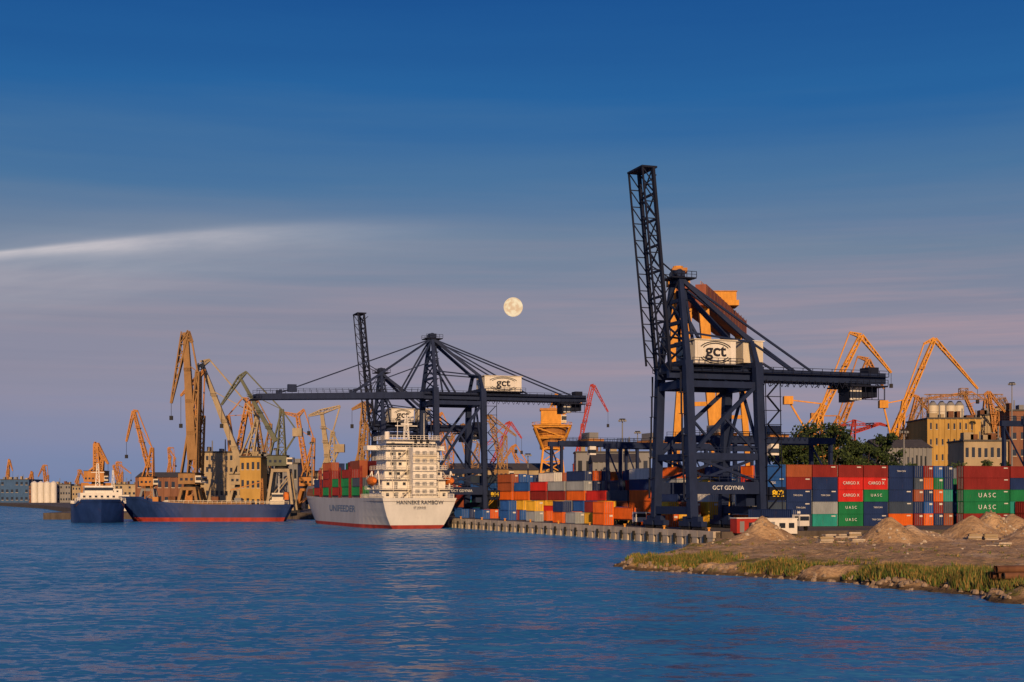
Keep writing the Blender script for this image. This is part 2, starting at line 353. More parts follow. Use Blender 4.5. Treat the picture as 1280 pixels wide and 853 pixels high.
def tuft(x,y,z,h,n):
    for _ in range(n):
        a=U(0,6.28); r=U(0,0.35); bx=x+math.cos(a)*r; by=y+math.sin(a)*r; hh=h*U(.5,1.1); w_=U(.05,.11); l=U(-.25,.25); l2=U(-.25,.25); a2=U(0,6.28)
        mb.add([(bx-w_*math.cos(a2),by-w_*math.sin(a2),z-0.05),(bx+w_*math.cos(a2),by+w_*math.sin(a2),z-0.05),(bx+l,by+l2,z+hh)],[(0,1,2)],'grass' if R()<.58 else 'grass2')
for k in range(6500):
    i=random.randrange(len(front)-1); p=front[i];q=front[i+1]; t=R(); x=p[0]+(q[0]-p[0])*t; y=p[1]+(q[1]-p[1])*t
    off=abs(random.gauss(0,1))*3.4+0.8; 
    x+=off*U(0.2,0.9); y+=off*U(0.0,1.0)
    dens=noise.noise(Vector((x*0.13,y*0.13,2.2)))
    if dens<-0.08 : continue
    z=hgt(x,y)
    if z<0.35 or z>2.6: continue
    tuft(x,y,z,U(.25,.65)*(1+max(0,dens)*1.5),9)
for k in range(900):
    x=U(25,110); y=U(150,245)
    if float(sdist(np.array([x]),np.array([y]))[0])<3 or noise.noise(Vector((x*0.09,y*0.09,7.2)))<0.12: continue
    z=hgt(x,y)
    if z<3.0: tuft(x,y,z,U(.2,.5),7)
mb.obj('shore_grass')
def stones(name,pts,mats=('rock',)):
    mb=MB()
    for x,y,z,r in pts:
        vs=[]
        for a in range(6):
            an=a*1.047; rr=r*U(.7,1.2); vs.append((x+rr*math.cos(an),y+rr*math.sin(an),z-0.1)); 
        for a in range(6):
            an=a*1.047+.2; rr=r*U(.4,.8); vs.append((x+rr*math.cos(an),y+rr*math.sin(an),z+r*U(.35,.8)))
        mb.add(vs,[(a,(a+1)%6,6+(a+1)%6,6+a) for a in range(6)]+[tuple(range(6,12))],random.choice(mats))
    mb.obj(name)
pts=[]
for k in range(800):
    i=random.randrange(len(shore[1:15])-1); p=shore[1+i];q=shore[2+i]; t=R(); x=p[0]+(q[0]-p[0])*t+U(-2.5,2.6); y=p[1]+(q[1]-p[1])*t+U(-1.5,2)
    z=hgt(x,y)
    if -0.35<z<0.9: pts.append((x,y,z,U(.10,.42)))
stones('shore_rocks',pts)
pts=[]
for mx,my,r,n_ in ((79,226,6.5,200),(84,220,5,120),(62,213,4,50),(55,205,5,30),(41,228,5,25)):
    for k in range(n_):
        x=mx+random.gauss(0,r*.5); y=my+random.gauss(0,r*.5); pts.append((x,y,hgt(x,y),abs(random.gauss(0,.18))+.05))
for k in range(260):
    x=U(28,105);y=U(160,244)
    if float(sdist(np.array([x]),np.array([y]))[0])>3: pts.append((x,y,hgt(x,y),abs(random.gauss(0,.12))+.05))
stones('rubble',pts,('rock','rock','concrete'))
# ---------------------------------------------------------------- containers
CH=2.59
def container(mb,x0,y0,z0,lx,ly,k,detail=True):
    x1,y1,z1=x0+lx,y0+ly,z0+CH; m='c_'+k
    if not detail:
        mb.bx(x0,x1,y0,y1,z0,z1,m); return
    p=0.14
    for (x,y) in ((x0,y0),(x1-p,y0),(x0,y1-p),(x1-p,y1-p)): mb.bx(x,x+p,y,y+p,z0,z1,m)
    for z,h in ((z0+0.002,.16),(z1-.125,.12)):
        mb.bx(x0+p,x1-p,y0+.01,y0+.10,z,z+h,m); mb.bx(x0+p,x1-p,y1-.1,y1-.01,z,z+h,m)
        mb.bx(x0+.01,x0+.1,y0+p,y1-p,z,z+h,m); mb.bx(x1-.1,x1-.01,y0+p,y1-p,z,z+h,m)
    mb.add([(x0+.02,y0+.02,z1-.03),(x1-.02,y0+.02,z1-.03),(x1-.02,y1-.02,z1-.03),(x0+.02,y1-.02,z1-.03)],[(0,1,2,3)],m)
    def corr(a,b_,fix,axis,sgn):
        Ln=b_-a; n=max(3,int(Ln/0.56)); st=Ln/n; pts=[]
        for i in range(n):
            q=a+i*st
            pts+=[(q,0),(q+st*.35,0),(q+st*.5,.09),(q+st*.85,.09)]
        pts.append((b_,0)); vs=[]
        for q,dp in pts:
            f=fix+sgn*(0.03+dp)
            for z in (z0+.12,z1-.1): vs.append((q,f,z) if axis=='x' else (f,q,z))
        mb.add(vs,[(2*i,2*i+2,2*i+3,2*i+1) for i in range(len(pts)-1)],m)
    corr(x0+p,x1-p,y0,'x',1); corr(x0+p,x1-p,y1,'x',-1); corr(y0+p,y1-p,x0,'y',1); corr(y0+p,y1-p,x1,'y',-1)
    if ly<lx:
        for f in (.2,.4,.6,.8): mb.bx(x0-.03,x0+.02,y0+ly*f-.03,y0+ly*f+.03,z0+.1,z1-.1,'c_grey')
        if random.random()<.5:   # small marking panel and code plate on the long side
            mb.bx(x1-1.5,x1-.5,y0-.02,y0+.04,z1-.55,z1-.32,'c_white' if k!='white' else 'c_navy')
    else:
        for f in (.2,.4,.6,.8): mb.bx(x0+lx*f-.02,x0+lx*f+.02,y0-.03,y0+.02,z0+.1,z1-.1,'c_grey')
        if random.random()<.6: mb.bx(x0+lx*.58,x0+lx*.9,y0-.035,y0+.02,z1-.75,z1-.35,'c_white' if k!='white' else 'c_navy')
def stack(s,t,cols,orient='n',L_=6.06,detail=True,name='container_stack'):
    x,y=Q(s,t); e=group(name,(x,y,GZ),TH); mb=MB(); px=0
    W_=L_ if orient=='n' else 2.44; D_=2.44 if orient=='n' else L_
    for c in cols:
        for i,k in enumerate(c):
            if k is None: continue
            jx,jy=U(-.04,.04),U(-.10,.10)
            container(mb,px+jx,jy,0.02+i*(CH+0.03),W_,D_,k,detail)
        px+=W_+(0.28 if orient=='n' else 0.14)
    mb.obj('containers',e); return e
PAL=['navy']*6+['dred']*6+['brown']*5+['orange']*4+['blue']*3+['green']*3+['red']*3+['grey']*2+['slate']*2+['white','teal','yellow']
def rc(n,pal=PAL): return [random.choice(pal) for _ in range(n)]
e=stack(36,29.4,[['navy','slate','navy','blue','blue'],['slate','navy','navy','dred','brown'],['teal','grey','navy','navy','dred'],['green','green','red','red','dred'],['navy','navy','green','red','dred'],['orange','slate','navy','navy','navy']],'n')
def lab(e,txt,col,tier,sz=1.3,w_=6.34,L_=6.06,mat='letterw',dx=0,sx=1.0):
    text(txt,e,(col*w_+L_/2+dx,-0.14,0.02+tier*(CH+.03)+CH*0.52),sz,mat,0,'lettering',0.0,sx)
lab(e,'U A S C',3,1,.85);lab(e,'U A S C',3,0,.85);lab(e,'CARGO X',3,2,.9);lab(e,'CARGO X',3,3,.9);lab(e,'CARGO X',4,3,.9)
lab(e,'U A S C',4,2,.85);lab(e,'TAN CAN',1,2,.5,dx=-.4);lab(e,'TAN CAN',1,1,.5,dx=.3);lab(e,'TAN CAN',2,2,.5);lab(e,'TAN CAN',4,0,.5);lab(e,'TAN CAN',4,1,.5,dx=.4);lab(e,'TAN CAN',5,4,.5);lab(e,'TEX',0,3,.7);lab(e,'LINE',0,0,.5)
stack(36.5,67.8,[['dred','navy','brown','slate','navy'],['orange','blue','navy','orange','dred'],['navy','dred','orange','green','blue'],['brown','slate','teal','navy','navy']],'d',6.06)
e=stack(33.5,78.6,[['dred','green','green','dred','dred'],['green','teal','green','navy','dred']],'n',12.19)
for c,t_ in ((0,2),(0,1),(1,0),(1,2)): lab(e,'U A S C',c,t_,1.4,12.47,12.19)
e=stack(33.5,103.8,[rc(5),rc(5)],'n',12.19)
random.seed(11)
stack(27,92,[['dred','dred'],['green','green'],['slate','dred']],'d',6.06,name='container_stack')
for r_ in range(4):
    s=48+r_*15
    stack(s,29+r_*1.0,[rc(random.choice([4,5,5])) for _ in range(32)],'d',12.19,detail=(r_==0))
stack(46,24.2,[['slate','navy','navy'],['navy','slate','navy','blue']],'d',6.06)
stack(40,19.4,[['yellow','yellow','white','yellow'],['white','yellow','yellow','white']],'d',6.06)
stack(41,10.5,[['orange','yellow'],['yellow'],['slate','brown']],'d',6.06)
stack(30,20.8,[['orange'],['yellow','white']],'d',6.06)
random.seed(5)
PM=['navy']*5+['dred']*3+['brown']*4+['orange']*7+['blue']*5+['green']*2+['red']*3+['grey']*3+['slate']*3+['white','teal','yellow']
for bi,s in enumerate([64,78,91.5,105,119,133,147,161,176,191,206,221,236,250]):
    cols=[]
    h=random.choice([4,4,5,5])
    for c in range(11): cols.append(rc(max(3,min(5,h+random.choice([-1,0,0,0,0,1]))),PM))
    stack(s,24,cols,'d',12.19,detail=True)
    if bi<10:
        cols=[rc(random.choice([4,5,5]),PM) for c in range(12)]; stack(s,54,cols,'d',12.19,detail=False)
PL=['orange']*6+['navy']*2+['blue']*3+['grey']*2+['yellow']*3+['dred']*2+['white','brown']
for s,t in [(62,5),(74,8),(81,6),(88,5.5),(97,12),(108,6),(118,13),(128,6),(134,9),(144,12),(137,11),(150,6),(160,12),(172,7),(56,13),(66,19.5),(84,19.3),(93,19.3),(102,19.5),(112,19.3),(122,19.5),(132,19.3),(142,19.4),(152,19.4),(162,19.4)]:
    stack(s,t,[rc(random.choice([1,1,2]),PL) for _ in range(random.choice([1,1,2]))],'d',6.06)
# ---------------------------------------------------------------- ship-to-shore cranes
def sts(s,W,zG,zA,up,outreach,back,house,num,cabx,xw=2.5,xl=17.5,blen=39):
    x,y=Q(s,0); e=group('container_gantry_crane',(x,y,0),TH); hw=W/2; ht=hw-2.0; gh=2.2; K='navy'
    mb=MB()
    for xx in (xw,xl):
        for sy in (-1,1):
            yb=sy*hw
            for o in (-2.6,2.6):
                mb.bx(xx-.6,xx+.6,yb+o-2.1,yb+o+2.1,GZ+.75,GZ+1.7,K)
                for wv in (-1.5,-.5,.5,1.5): mb.cyl((xx-.35,yb+o+wv,GZ+.5),(xx+.35,yb+o+wv,GZ+.5),.42,.42,10,'dark')
            mb.beam((xx,yb-3.2,GZ+2.1),(xx,yb+3.2,GZ+2.1),1.1,1.0,K)
            mb.beam((xx,yb,GZ+2.3),(xx,sy*ht,zG+gh),1.6,1.6,K)
        mb.beam((xx,-hw,GZ+3.7),(xx,hw,GZ+3.7),1.0,1.5,K)
        mb.beam((xx,-ht-.5,zG-1.2),(xx,ht+.5,zG-1.2),1.1,1.6,K)
    def yat(z): return hw+(ht-hw)*(z-GZ)/(zG-GZ)
    z1,z2=GZ+8.0,GZ+14.0
    for sy in (-1,1):
        y1,y2=sy*yat(z1),sy*yat(z2); yt=sy*yat(zG-1)
        mb.beam((xw,y1,z1),(xl,y1,z1),1.2,2.3,K); mb.beam((xw,y2,z2),(xl,y2,z2),1.0,1.3,K)
        mb.beam((xw,y1,z1+1),(xl,y2,z2),.5,.5,K); mb.beam((xl,y1,z1+1),(xw,y2,z2),.5,.5,K)
        xm=(xw+xl)/2
        mb.beam((xw,y2,z2),(xm,sy*yat((z2+zG)/2),(z2+zG)/2),.7,.7,K)
        mb.beam((xm,sy*yat((z2+zG)/2),(z2+zG)/2),(xl,yt,zG-1),.7,.7,K)
        mb.beam((xl,y2,z2),(xm,sy*yat((z2+zG)/2),(z2+zG)/2),.45,.45,K)
        mb.beam((xw,yt,zG-1.3),(xl,yt,zG-1.3),.8,1.2,K)
        mb.rail((xw,y1-.55,z1+1.2),(xl,y1-.55,z1+1.2),1.1,K,8)
        mb.rail((xw,y2-.5,z2+.65),(xl,y2-.5,z2+.65),1.1,K,8)
        for q in range(6):
            zz=GZ+6+q*4; yv=sy*yat(zz); mb.bx(xw-1.9,xw-.8,yv-.5,yv+.5,zz,zz+.1,'navy2'); mb.beam((xw-1.6,yv,zz),(xw-1.6,yv+.0,zz+4),.35,.1,'navy2')
    for xx in (xl,):
        mb.beam((xx,-yat(z2),z2),(xx,yat(z2),z2),.8,1.2,K)
        mb.beam((xx,-yat(z2),z2),(xx,0,zG-2),.5,.5,K); mb.beam((xx,yat(z2),z2),(xx,0,zG-2),.5,.5,K)
    mb.beam((xw,-yat(z2),z2),(xw,yat(z2),z2),.8,1.2,K)
    yy=-hw-1.2; zz=GZ+4; k_=0
    while zz<zG-3:
        dx=1.3 if k_%2==0 else -1.3
        mb.beam((xl+2.0-dx,yy+k_*.1,zz),(xl+2.0+dx,yy+k_*.1,zz+2.7),.6,.12,'navy2'); mb.bx(xl+.3,xl+3.6,yy+k_*.1-.4,yy+k_*.1+.6,zz+2.65,zz+2.73,'navy2')
        zz+=2.7;k_+=1
    for xx in (xl+.4,xl+3.6): mb.beam((xx,yy,GZ+3),(xx,yy+k_*.1,zG-1),.14,.14,'navy2')
    mb.bx(xl-2.2,xl+2.2,-hw+2.5,-hw+6.5,GZ+4.5,GZ+7.3,K)
    mb.bx(xl+.9,xl+4.4,-hw-1.0,-hw+1.2,GZ+5.6,GZ+8.2,'navy2')
    mb.obj('portal_frame',e)
    mb=MB(); gx0=xw-2.5; gy=2.6
    for sy in (-1,1):
        mb.bx(gx0,back,sy*gy-.55,sy*gy+.55,zG,zG+gh,K)
        mb.bx(gx0,back,sy*(gy+1.2)-.45,sy*(gy+1.2)+.45,zG+gh-.9,zG+gh-.8,'navy2')
        mb.rail((gx0,sy*(gy+1.6),zG+gh-.8),(back,sy*(gy+1.6),zG+gh-.8),1.15,'navy2',22,.1)
        for i in range(14):
            xx=gx0+(back-gx0)*(i+.5)/14; mb.beam((xx,sy*gy,zG-.1),(xx,sy*(gy+1.4),zG-.5),.12,.12,K)
    for i in range(9):
        xx=gx0+1+(back-gx0-2)*i/8
        mb.beam((xx,-gy,zG+gh-.5),(xx,gy,zG+gh-.5),.5,.8,K)
    for xx in (xw,xl): mb.bx(xx-.8,xx+.8,-ht-.6,ht+.6,zG+gh+.003,zG+gh+1.0,K)
    for i in range(16):
        xx=xl+2+(back-xl-9)*i/16; xe=xl+2+(back-xl-9)*(i+1)/16; xm=(xx+xe)/2
        mb.beam((xx,-gy-.9,zG+.2),(xm,-gy-.9,zG-1.2),.1,.1,'navy2'); mb.beam((xm,-gy-.9,zG-1.2),(xe,-gy-.9,zG+.2),.1,.1,'navy2')
    mb.bx(back-9,back-.3,-gy-1.8,gy+1.8,zG-.7,zG-.4,'navy2'); mb.bx(back-4.5,back-1.0,-gy+1,gy+1,zG-2.6,zG-.75,'navy2'); mb.bx(back-8,back-6.6,-gy+.5,gy-1,zG-3.6,zG-.75,'navy2')
    mb.rail((back-9,-gy-1.8,zG-.4),(back-.3,-gy-1.8,zG-.4),1.1,'navy2',6,.1)
    mb.bx(back-3,back-.6,-gy+1,gy-1,zG+gh+.01,zG+gh+1.3,'navy2')
    for i in range(6): mb.beam((back-8.6+i*1.5,-gy-1.8,zG-3.3),(back-8.6+i*1.5,-gy-1.8,zG-.5),.12,.12,'navy2')
    mb.beam((back-8.6,-gy-1.8,zG-3.3),(back-1.1,-gy-1.8,zG-3.3),.12,.12,'navy2')
    mb.obj('main_girder',e)
    mb=MB(); ap=(xw+.6)
    for sy in (-1,1):
        A=(ap,sy*1.6,zA)
        mb.beam((xw,sy*(ht),zG+gh),A,1.1,1.1,K,.9,.9)
        post=(xl,sy*3.4,zG+gh+5.2)
        mb.beam((xl,sy*ht,zG+gh),post,.9,.9,K)
        mb.beam(A,post,.8,.8,K)
        mb.beam(A,(xl+(back-xl)*.45,sy*gy,zG+gh),.38,.38,K)
        if up: mb.beam(post,(xl+(back-xl)*.30,sy*gy,zG+gh),.4,.4,K)
        else:
            mb.beam(A,(back-5,sy*gy,zG+gh),.38,.38,K)
        mb.beam((xw+.3,sy*(ht*.72),zG+gh+(zA-zG-gh)*.38),post,.35,.35,K)
        mb.beam((ap+.4,sy*1.8,zA-6),(xw+7.5,sy*gy,zG+gh),.5,.5,K)
        mb.beam((ap+.9,sy*1.5,zA-2),(xw+3.2,sy*3.5,zG+gh),.45,.45,K)
    for i in range(8):
        f=i/8; z=zG+gh+(zA-zG-gh)*f; mb.bx(xw+.8,xw+2.6,-2.2,-.4,z,z+.1,'navy2'); mb.beam((xw+1,-2,z),(xw+2.3,-.8,z+2.0),.4,.1,'navy2')
    for f in (.25,.5,.75,.97):
        yy=ht+(1.6-ht)*f; z=zG+gh+(zA-zG-gh)*f; xx=xw+.6*f; mb.beam((xx,-yy,z),(xx,yy,z),.6,.7,K)
    for f,g_ in ((0.02,.25),(.25,.5),(.5,.75)):
        y0=ht+(1.6-ht)*f; y1=ht+(1.6-ht)*g_; za=zG+gh+(zA-zG-gh)*f; zb=zG+gh+(zA-zG-gh)*g_
        mb.beam((xw+.3,-y0,za),(xw+.3,y1,zb),.32,.32,K); mb.beam((xw+.3,y0,za),(xw+.3,-y1,zb),.32,.32,K)
    mb.beam((xl,-3.4,zG+gh+5.2),(xl,3.4,zG+gh+5.2),.7,.8,K)
    mb.bx(ap-2.2,ap+3.0,-2.6,2.6,zA-.1,zA+.15,'navy2'); mb.rail((ap-2.2,-2.6,zA+.15),(ap+3,-2.6,zA+.15),1.1,'navy2',5,.1); mb.rail((ap-2.2,2.6,zA+.15),(ap+3,2.6,zA+.15),1.1,'navy2',5,.1)
    for sy in (-1,1): mb.cyl((ap,sy*1.3-.2,zA+.9),(ap,sy*1.3+.2,zA+.9),.9,.9,14,K)
    mb.bx(ap-.6,ap+1.6,-.5,.7,zA+.2,zA+1.7,K)
    mb.obj('a_frame',e)
    mb=MB(); a,b_=house; zh=zG+gh+.55; hh=4.6
    mb.bx(a,b_,-4.1,4.1,zh,zh+hh,'white')
    mb.bx(a-.3,b_+.3,-4.4,4.4,zh+hh,zh+hh+.2,'cream'); mb.bx(a-1,b_+1,-5.2,5.2,zh-.25,zh-.01,'navy2')
    mb.rail((a-1,-5.2,zh),(b_+1,-5.2,zh),1.1,'navy2',8,.09)
    for i in range(int((b_-a)/1.4)):
        xx=a+.5+i*1.4; mb.bx(xx,xx+.05,-4.14,-4.1,zh+.1,zh+hh-.1,'cream')
    if up:
        mb.bx(xl-1.6,xl+2.8,-3.2,1.5,zh+.6,zh+4.8,'cream'); mb.bx(xl-1.8,xl+3.0,-3.4,1.7,zh+4.8,zh+5.0,'white')
    mb.obj('machinery_house',e)
    text('gct',e,((a+b_)/2,-4.2,zh+hh*.56),3.2,'letterk',0,'logo_lettering',0.07,1.15)
    mb=MB(); cx=(a+b_)/2; n_=36
    for i in range(n_):
        t0=2*math.pi*i/n_; t1=2*math.pi*(i+1)/n_
        if abs(math.sin((t0+t1)/2))<0.5: continue
        for q in (1,.84):
            rx=(b_-a)*.42*q; rz=hh*.45*q
            mb.beam((cx+rx*math.cos(t0),-4.2,zh+hh*.5+rz*math.sin(t0)),(cx+rx*math.cos(t1),-4.2,zh+hh*.5+rz*math.sin(t1)),.06,.16,'letterk')
    mb.obj('logo_ring',e)
    mb=MB(); 
    mb.bx(cabx-3,cabx+3,-gy-.2,gy+.2,zG-.35,zG-.01,'navy2')
    mb.bx(cabx-1.3,cabx+1.3,-gy+.2,-.2,zG-3.3,zG-.5,'white'); mb.bx(cabx-1.34,cabx+1.34,-gy+.16,-.6,zG-2.9,zG-1.6,'glass')
    mb.bx(cabx-1.3,cabx+1.3,0.1,gy-.3,zG-1.6,zG-.5,'yellow')
    mb.obj('operator_cab',e)
    mb=MB()
    if up:
        ang=math.radians(84.5); h0=Vector((xw-2.2,0,zG+gh*.5)); tip=h0+Vector((-math.cos(ang)*blen,0,math.sin(ang)*blen)); yo=3.1
        for sy in (-1,1):
            o=Vector((0,sy*yo,0)); mb.beam(h0+o,tip+o,.5,.9,'navy2')
            o2=Vector((-2.2,sy*yo,0)); mb.beam(h0+o2+Vector((0,0,1.5)),tip+o2,.3,.35,'navy2')
            nb=12
            for i in range(nb):
                a_=(h0+o).lerp(tip+o,i/nb); b2=(h0+o2).lerp(tip+o2,(i+1)/nb); c_=(h0+o).lerp(tip+o,(i+1)/nb)
                mb.beam(a_,b2,.18,.18,'navy2'); mb.beam(c_,b2,.18,.18,'navy2')
        nb=8
        for i in range(nb+1):
            c=h0.lerp(tip,i/nb); y_=Vector((0,yo,0)); mb.beam(c-y_,c+y_,.4,.4,'navy2')
            if i<nb:
                c2=h0.lerp(tip,(i+1)/nb); mb.beam(c-y_,c2+y_,.22,.22,'navy2'); mb.beam(c+y_,c2-y_,.22,.22,'navy2')
        mb.bx(tip.x-2.4,tip.x+.8,-3.4,3.4,tip.z-.1,tip.z+.25,'navy2'); mb.beam((tip.x-.5,0,tip.z-3),(tip.x+2.2,0,tip.z-.6),.2,.2,'navy2')
        for sy in (-1,1):
            m_=h0.lerp(tip,.55)+Vector((0,sy*2.4,0)); mb.beam(m_,(ap,sy*1.5,zA),.22,.22,'navy2')
            m_=h0.lerp(tip,.30)+Vector((0,sy*2.4,0)); mb.beam(m_,(ap,sy*1.5,zA),.2,.2,'navy2')
    else:
        zt=zG-1.6; x0=xw-2.6; x1=-outreach
        for sy in (-1,1):
            mb.beam((x0,sy*gy,zG+gh*.5),(x1,sy*gy,zt+gh*.5),1.0,gh*.9,K,.8,gh*.75)
            mb.rail((x0,sy*(gy+1),zG+gh),(x1,sy*(gy+1),zt+gh),1.1,'navy2',26,.1)
            A=(ap,sy*1.6,zA)
            for f in (.42,.86): 
                q=(x0+(x1-x0)*f,sy*gy,zG+gh+(zt-zG)*f); 
                mb.beam(A,q,.36,.36,K)
                mb.beam((q[0],sy*gy,q[2]-.4),(q[0],sy*gy,q[2]+.9),.8,.8,K)
            mb.beam((x0+(x1-x0)*.42,sy*gy,zG+gh),(ap-.4,sy*2.2,zA-7),.25,.25,K)
            mb.beam(A,(x0+(x1-x0)*.12,sy*gy,zG+gh),.5,.5,K)
        for i in range(10):
            f=i/9; xx=x0+(x1-x0)*f; z=zG+(zt-zG)*f+gh*.7; mb.beam((xx,-gy,z),(xx,gy,z),.45,.6,K)
        mb.bx(x1-1.2,x1+1.2,-gy-1.5,gy+1.5,zt+.2,zt+.5,'navy2'); mb.rail((x1-1.2,-gy-1.5,zt+.5),(x1+1.2,-gy-1.5,zt+.5),1.1,'navy2',3,.1)
        mb.bx(x1+9,x1+11.5,-gy-1.5,-gy,zt+gh+.5,zt+gh+2.6,K)
    mb.obj('boom',e)
    text(num,e,(xl+2.7,-hw-1.08,GZ+6.9),1.7,'lettery',0,'crane_number',0.04)
    text('GCT GDYNIA',e,((xw+xl)/2,-yat(GZ+8)-.64,GZ+8.0),1.1,'letterw',0,'port_lettering',0.0)
    return e
sts(22,16,31.6,51.0,True,0,48.5,(5.0,13.8),'802',42)
sts(190,18,38.4,56.8,False,50.5,53,(19,31),'804',47)
sts(252,16,31.6,51.5,True,0,40,(6,14),'803',36)
def rtg(s,t,W=23,H=18,D=8,name='yard_gantry_crane'):
    x,y=Q(s,t); e=group(name,(x,y,GZ),TH); mb=MB(); K='navy'
    for xx in (0,W):
        for yy in (0,D):
            mb.beam((xx,yy,1.4),(xx,yy,H),.7,.9,K)
            for o in (-.8,.8): mb.cyl((xx-.3,yy+o,.75),(xx+.3,yy+o,.75),.75,.75,12,'rubber')
        mb.bx(xx-.5,xx+.5,-1.6,D+1.6,1.4,2.2,K); mb.beam((xx,0,H*.55),(xx,D,H*.55),.4,.5,K); mb.beam((xx,0,H*.55),(xx,D,H),.3,.3,K)
        mb.bx(xx-.9,xx+.9,1.5,D-1.5,2.3,4.4,K)
    for yy in (0,D):
        mb.bx(-1,W+1,yy-.5,yy+.5,H,H+1.4,K); mb.rail((-1,yy-.6,H+1.4),(W+1,yy-.6,H+1.4),1,'navy2',12)
    mb.obj('gantry_frame',e); mb=MB()
    mb.bx(W*.35,W*.55,-.4,D+.4,H+1.45,H+2.1,'ochre'); mb.bx(W*.38,W*.5,1,D-1,H+2.1,H+4,'greyw'); mb.bx(W*.36,W*.44,-.6,1.4,H-2.6,H-.1,'white'); mb.bx(W*.36-.03,W*.44+.03,-.63,.9,H-2.1,H-1.1,'glass')
    mb.obj('trolley_and_cab',e)
rtg(66,27,W=24,H=19); rtg(155,32,W=24,H=21); rtg(120,55,W=24,H=19); rtg(60,117,W=24,H=24); rtg(100,26,W=24,H=18.5); rtg(48,30,W=24,H=18)
def mast(b_,d,h,name='floodlight_mast'):
    x,y=px_to_plan(b_,d); e=group(name,(x,y,GZ)); mb=MB(); mb.cyl((0,0,0),(0,0,h),.4,.18,10,'greyw'); mb.obj('pole',e); mb=MB()
    mb.cyl((0,0,h-.5),(0,0,h),1.0,1.0,12,'dark')
    for i in range(8):
        a=i*math.pi/4; mb.bx(math.cos(a)*1.1-.25,math.cos(a)*1.1+.25,math.sin(a)*1.1-.25,math.sin(a)*1.1+.25,h-1.0,h-.4,'greyw')
    mb.obj('lamp_head',e)
mast(778,470,32); mast(797,560,32); mast(987,470,24); mast(1265,520,48); mast(560,560,30); mast(660,520,22); mast(1130,420,26); mast(390,620,30); mast(345,640,28)
# ---------------------------------------------------------------- ships
def sm_(a,b_,x):
    t=max(0,min(1,(x-a)/(b_-a))); return t*t*(3-2*t)
def hull(e,L_,B,zd,bands,fc=2.5,rake=7,stern=.9,name='hull',sheer=.8):
    n_=34; zl=[(-1.6,None)]+bands; mb=MB(); rings=[]
    for i in range(n_+1):
        f=i/n_; f=f if f<.6 else .6+.4*(1-(1-(f-.6)/.4)**1.5)
        hd=B/2*(1-max(0,(f-.80)/.20)**2.4)*(stern+(1-stern)*sm_(0,.08,f))
        hwl=B/2*(1-max(0,(f-.66)/.34)**1.7)*(.62+.38*sm_(0,.22,f))
        zt=zd+fc*sm_(.86,.90,f)+ sheer*sm_(.5,1,f)
        r=[]
        for z,_ in zl:
            zz=z if z<3 else z/zd*zt
            v=max(0,min(1,(zz-0.2)/(zt-0.2))); v2=v**.65
            hb=hwl+(hd-hwl)*v2
            if zz<0: hb=hwl*.9
            yy=f*L_+rake*v*(f**10) + (1-sm_(0,.12,f))*(1-v)*3.0
            r.append((hb,yy,zz))
        rings.append(r)
    nl=len(zl)
    for i in range(n_):
        for l in range(nl-1):
            a,b_,c,d=rings[i][l],rings[i+1][l],rings[i+1][l+1],rings[i][l+1]; m=zl[l+1][1]
            mb.add([a,b_,c,d],[(0,1,2,3)],m); mb.add([(-p[0],p[1],p[2]) for p in (a,d,c,b_)],[(0,1,2,3)],m)
        a,b_=rings[i][-1],rings[i+1][-1]; q=.9
        mb.add([(-a[0],a[1],a[2]-q),(a[0],a[1],a[2]-q),(b_[0],b_[1],b_[2]-q),(-b_[0],b_[1],b_[2]-q)],[(0,1,2,3)],'deck')
    for l in range(nl-1):
        a,d=rings[0][l],rings[0][l+1]; mb.add([(-a[0],a[1],a[2]),(a[0],a[1],a[2]),(d[0],d[1],d[2]),(-d[0],d[1],d[2])],[(0,1,2,3)],bands[l][1] if bands[l][1]!='hull_g' else 'hull_w')
    return mb.obj(name,e)
sx_,sy_=Q(144.6,-13.4); e=group('container_feeder_ship',(sx_,sy_,0),TH)
hull(e,118,22.0,8.4,[(0.0,'boot'),(1.0,'boot'),(3.4,'hull_g'),(5.6,'hull_g'),(8.4,'hull_g')],fc=3.2,stern=.95)
mb=MB()
mb.rail((-9.6,.4,8.0),(9.6,.4,8.0),1.5,'white',16,.1)
for sy in (-1,1):
    mb.rail((sy*9.8,.5,8.0),(sy*10.6,24,8.0),1.5,'white',20,.1)
z=7.9; tiers=[(-9.4,9.4,5,19,2.9),(-9.0,9.0,6,18.5,2.8),(-8.2,8.2,6.5,18,2.7),(-7.6,7.6,7,18,2.7),(-7.6,7.6,7.5,18,2.7),(-7.0,7.0,9,18.5,2.9)]
for i,(a,b_,c,d,h) in enumerate(tiers):
    mb.bx(a,b_,c,d,z,z+h-.12,'white')
    mb.bx(a-1.0,b_+1.0,c-1.6,d+.8,z+h-.115,z+h,'white')
    mb.rail((a-1.0,c-1.6,z+h),(b_+1.0,c-1.6,z+h),1.05,'white',14,.09)
    for sy,xx in ((-1,a-1),(1,b_+1)): mb.rail((xx,c-1.6,z+h),(xx,d+.8,z+h),1.05,'white',8,.09)
    for j in range(int((b_-a)/2.3)):
        xx=a+1.2+j*2.3
        if i<5: mb.bx(xx,xx+.85,c-.04,c,z+1.0,z+1.9,'glass')
    for q in (-5.6,4.9): mb.bx(q,q+.9,c-.05,c,z+.05,z+2.05,'greyw')
    for j in range(4):
        yy=c+1.8+j*2.8; mb.bx(a-.04,a,yy,yy+.7,z+1.1,z+1.85,'glass')
    if i<5:
        xx=3.0 if i%2 else -5.0; dx=-3.2 if i%2 else 3.2
        mb.beam((xx,c-1.2,z),(xx+dx,c-1.2,z+h),.8,.15,'cream')
        for q in (-6.5,-2.2,2.2,6.5):
            if abs(q)<b_+1: mb.beam((q,c-1.4,z),(q,c-1.4,z+h-.1),.16,.16,'cream')
    z+=h
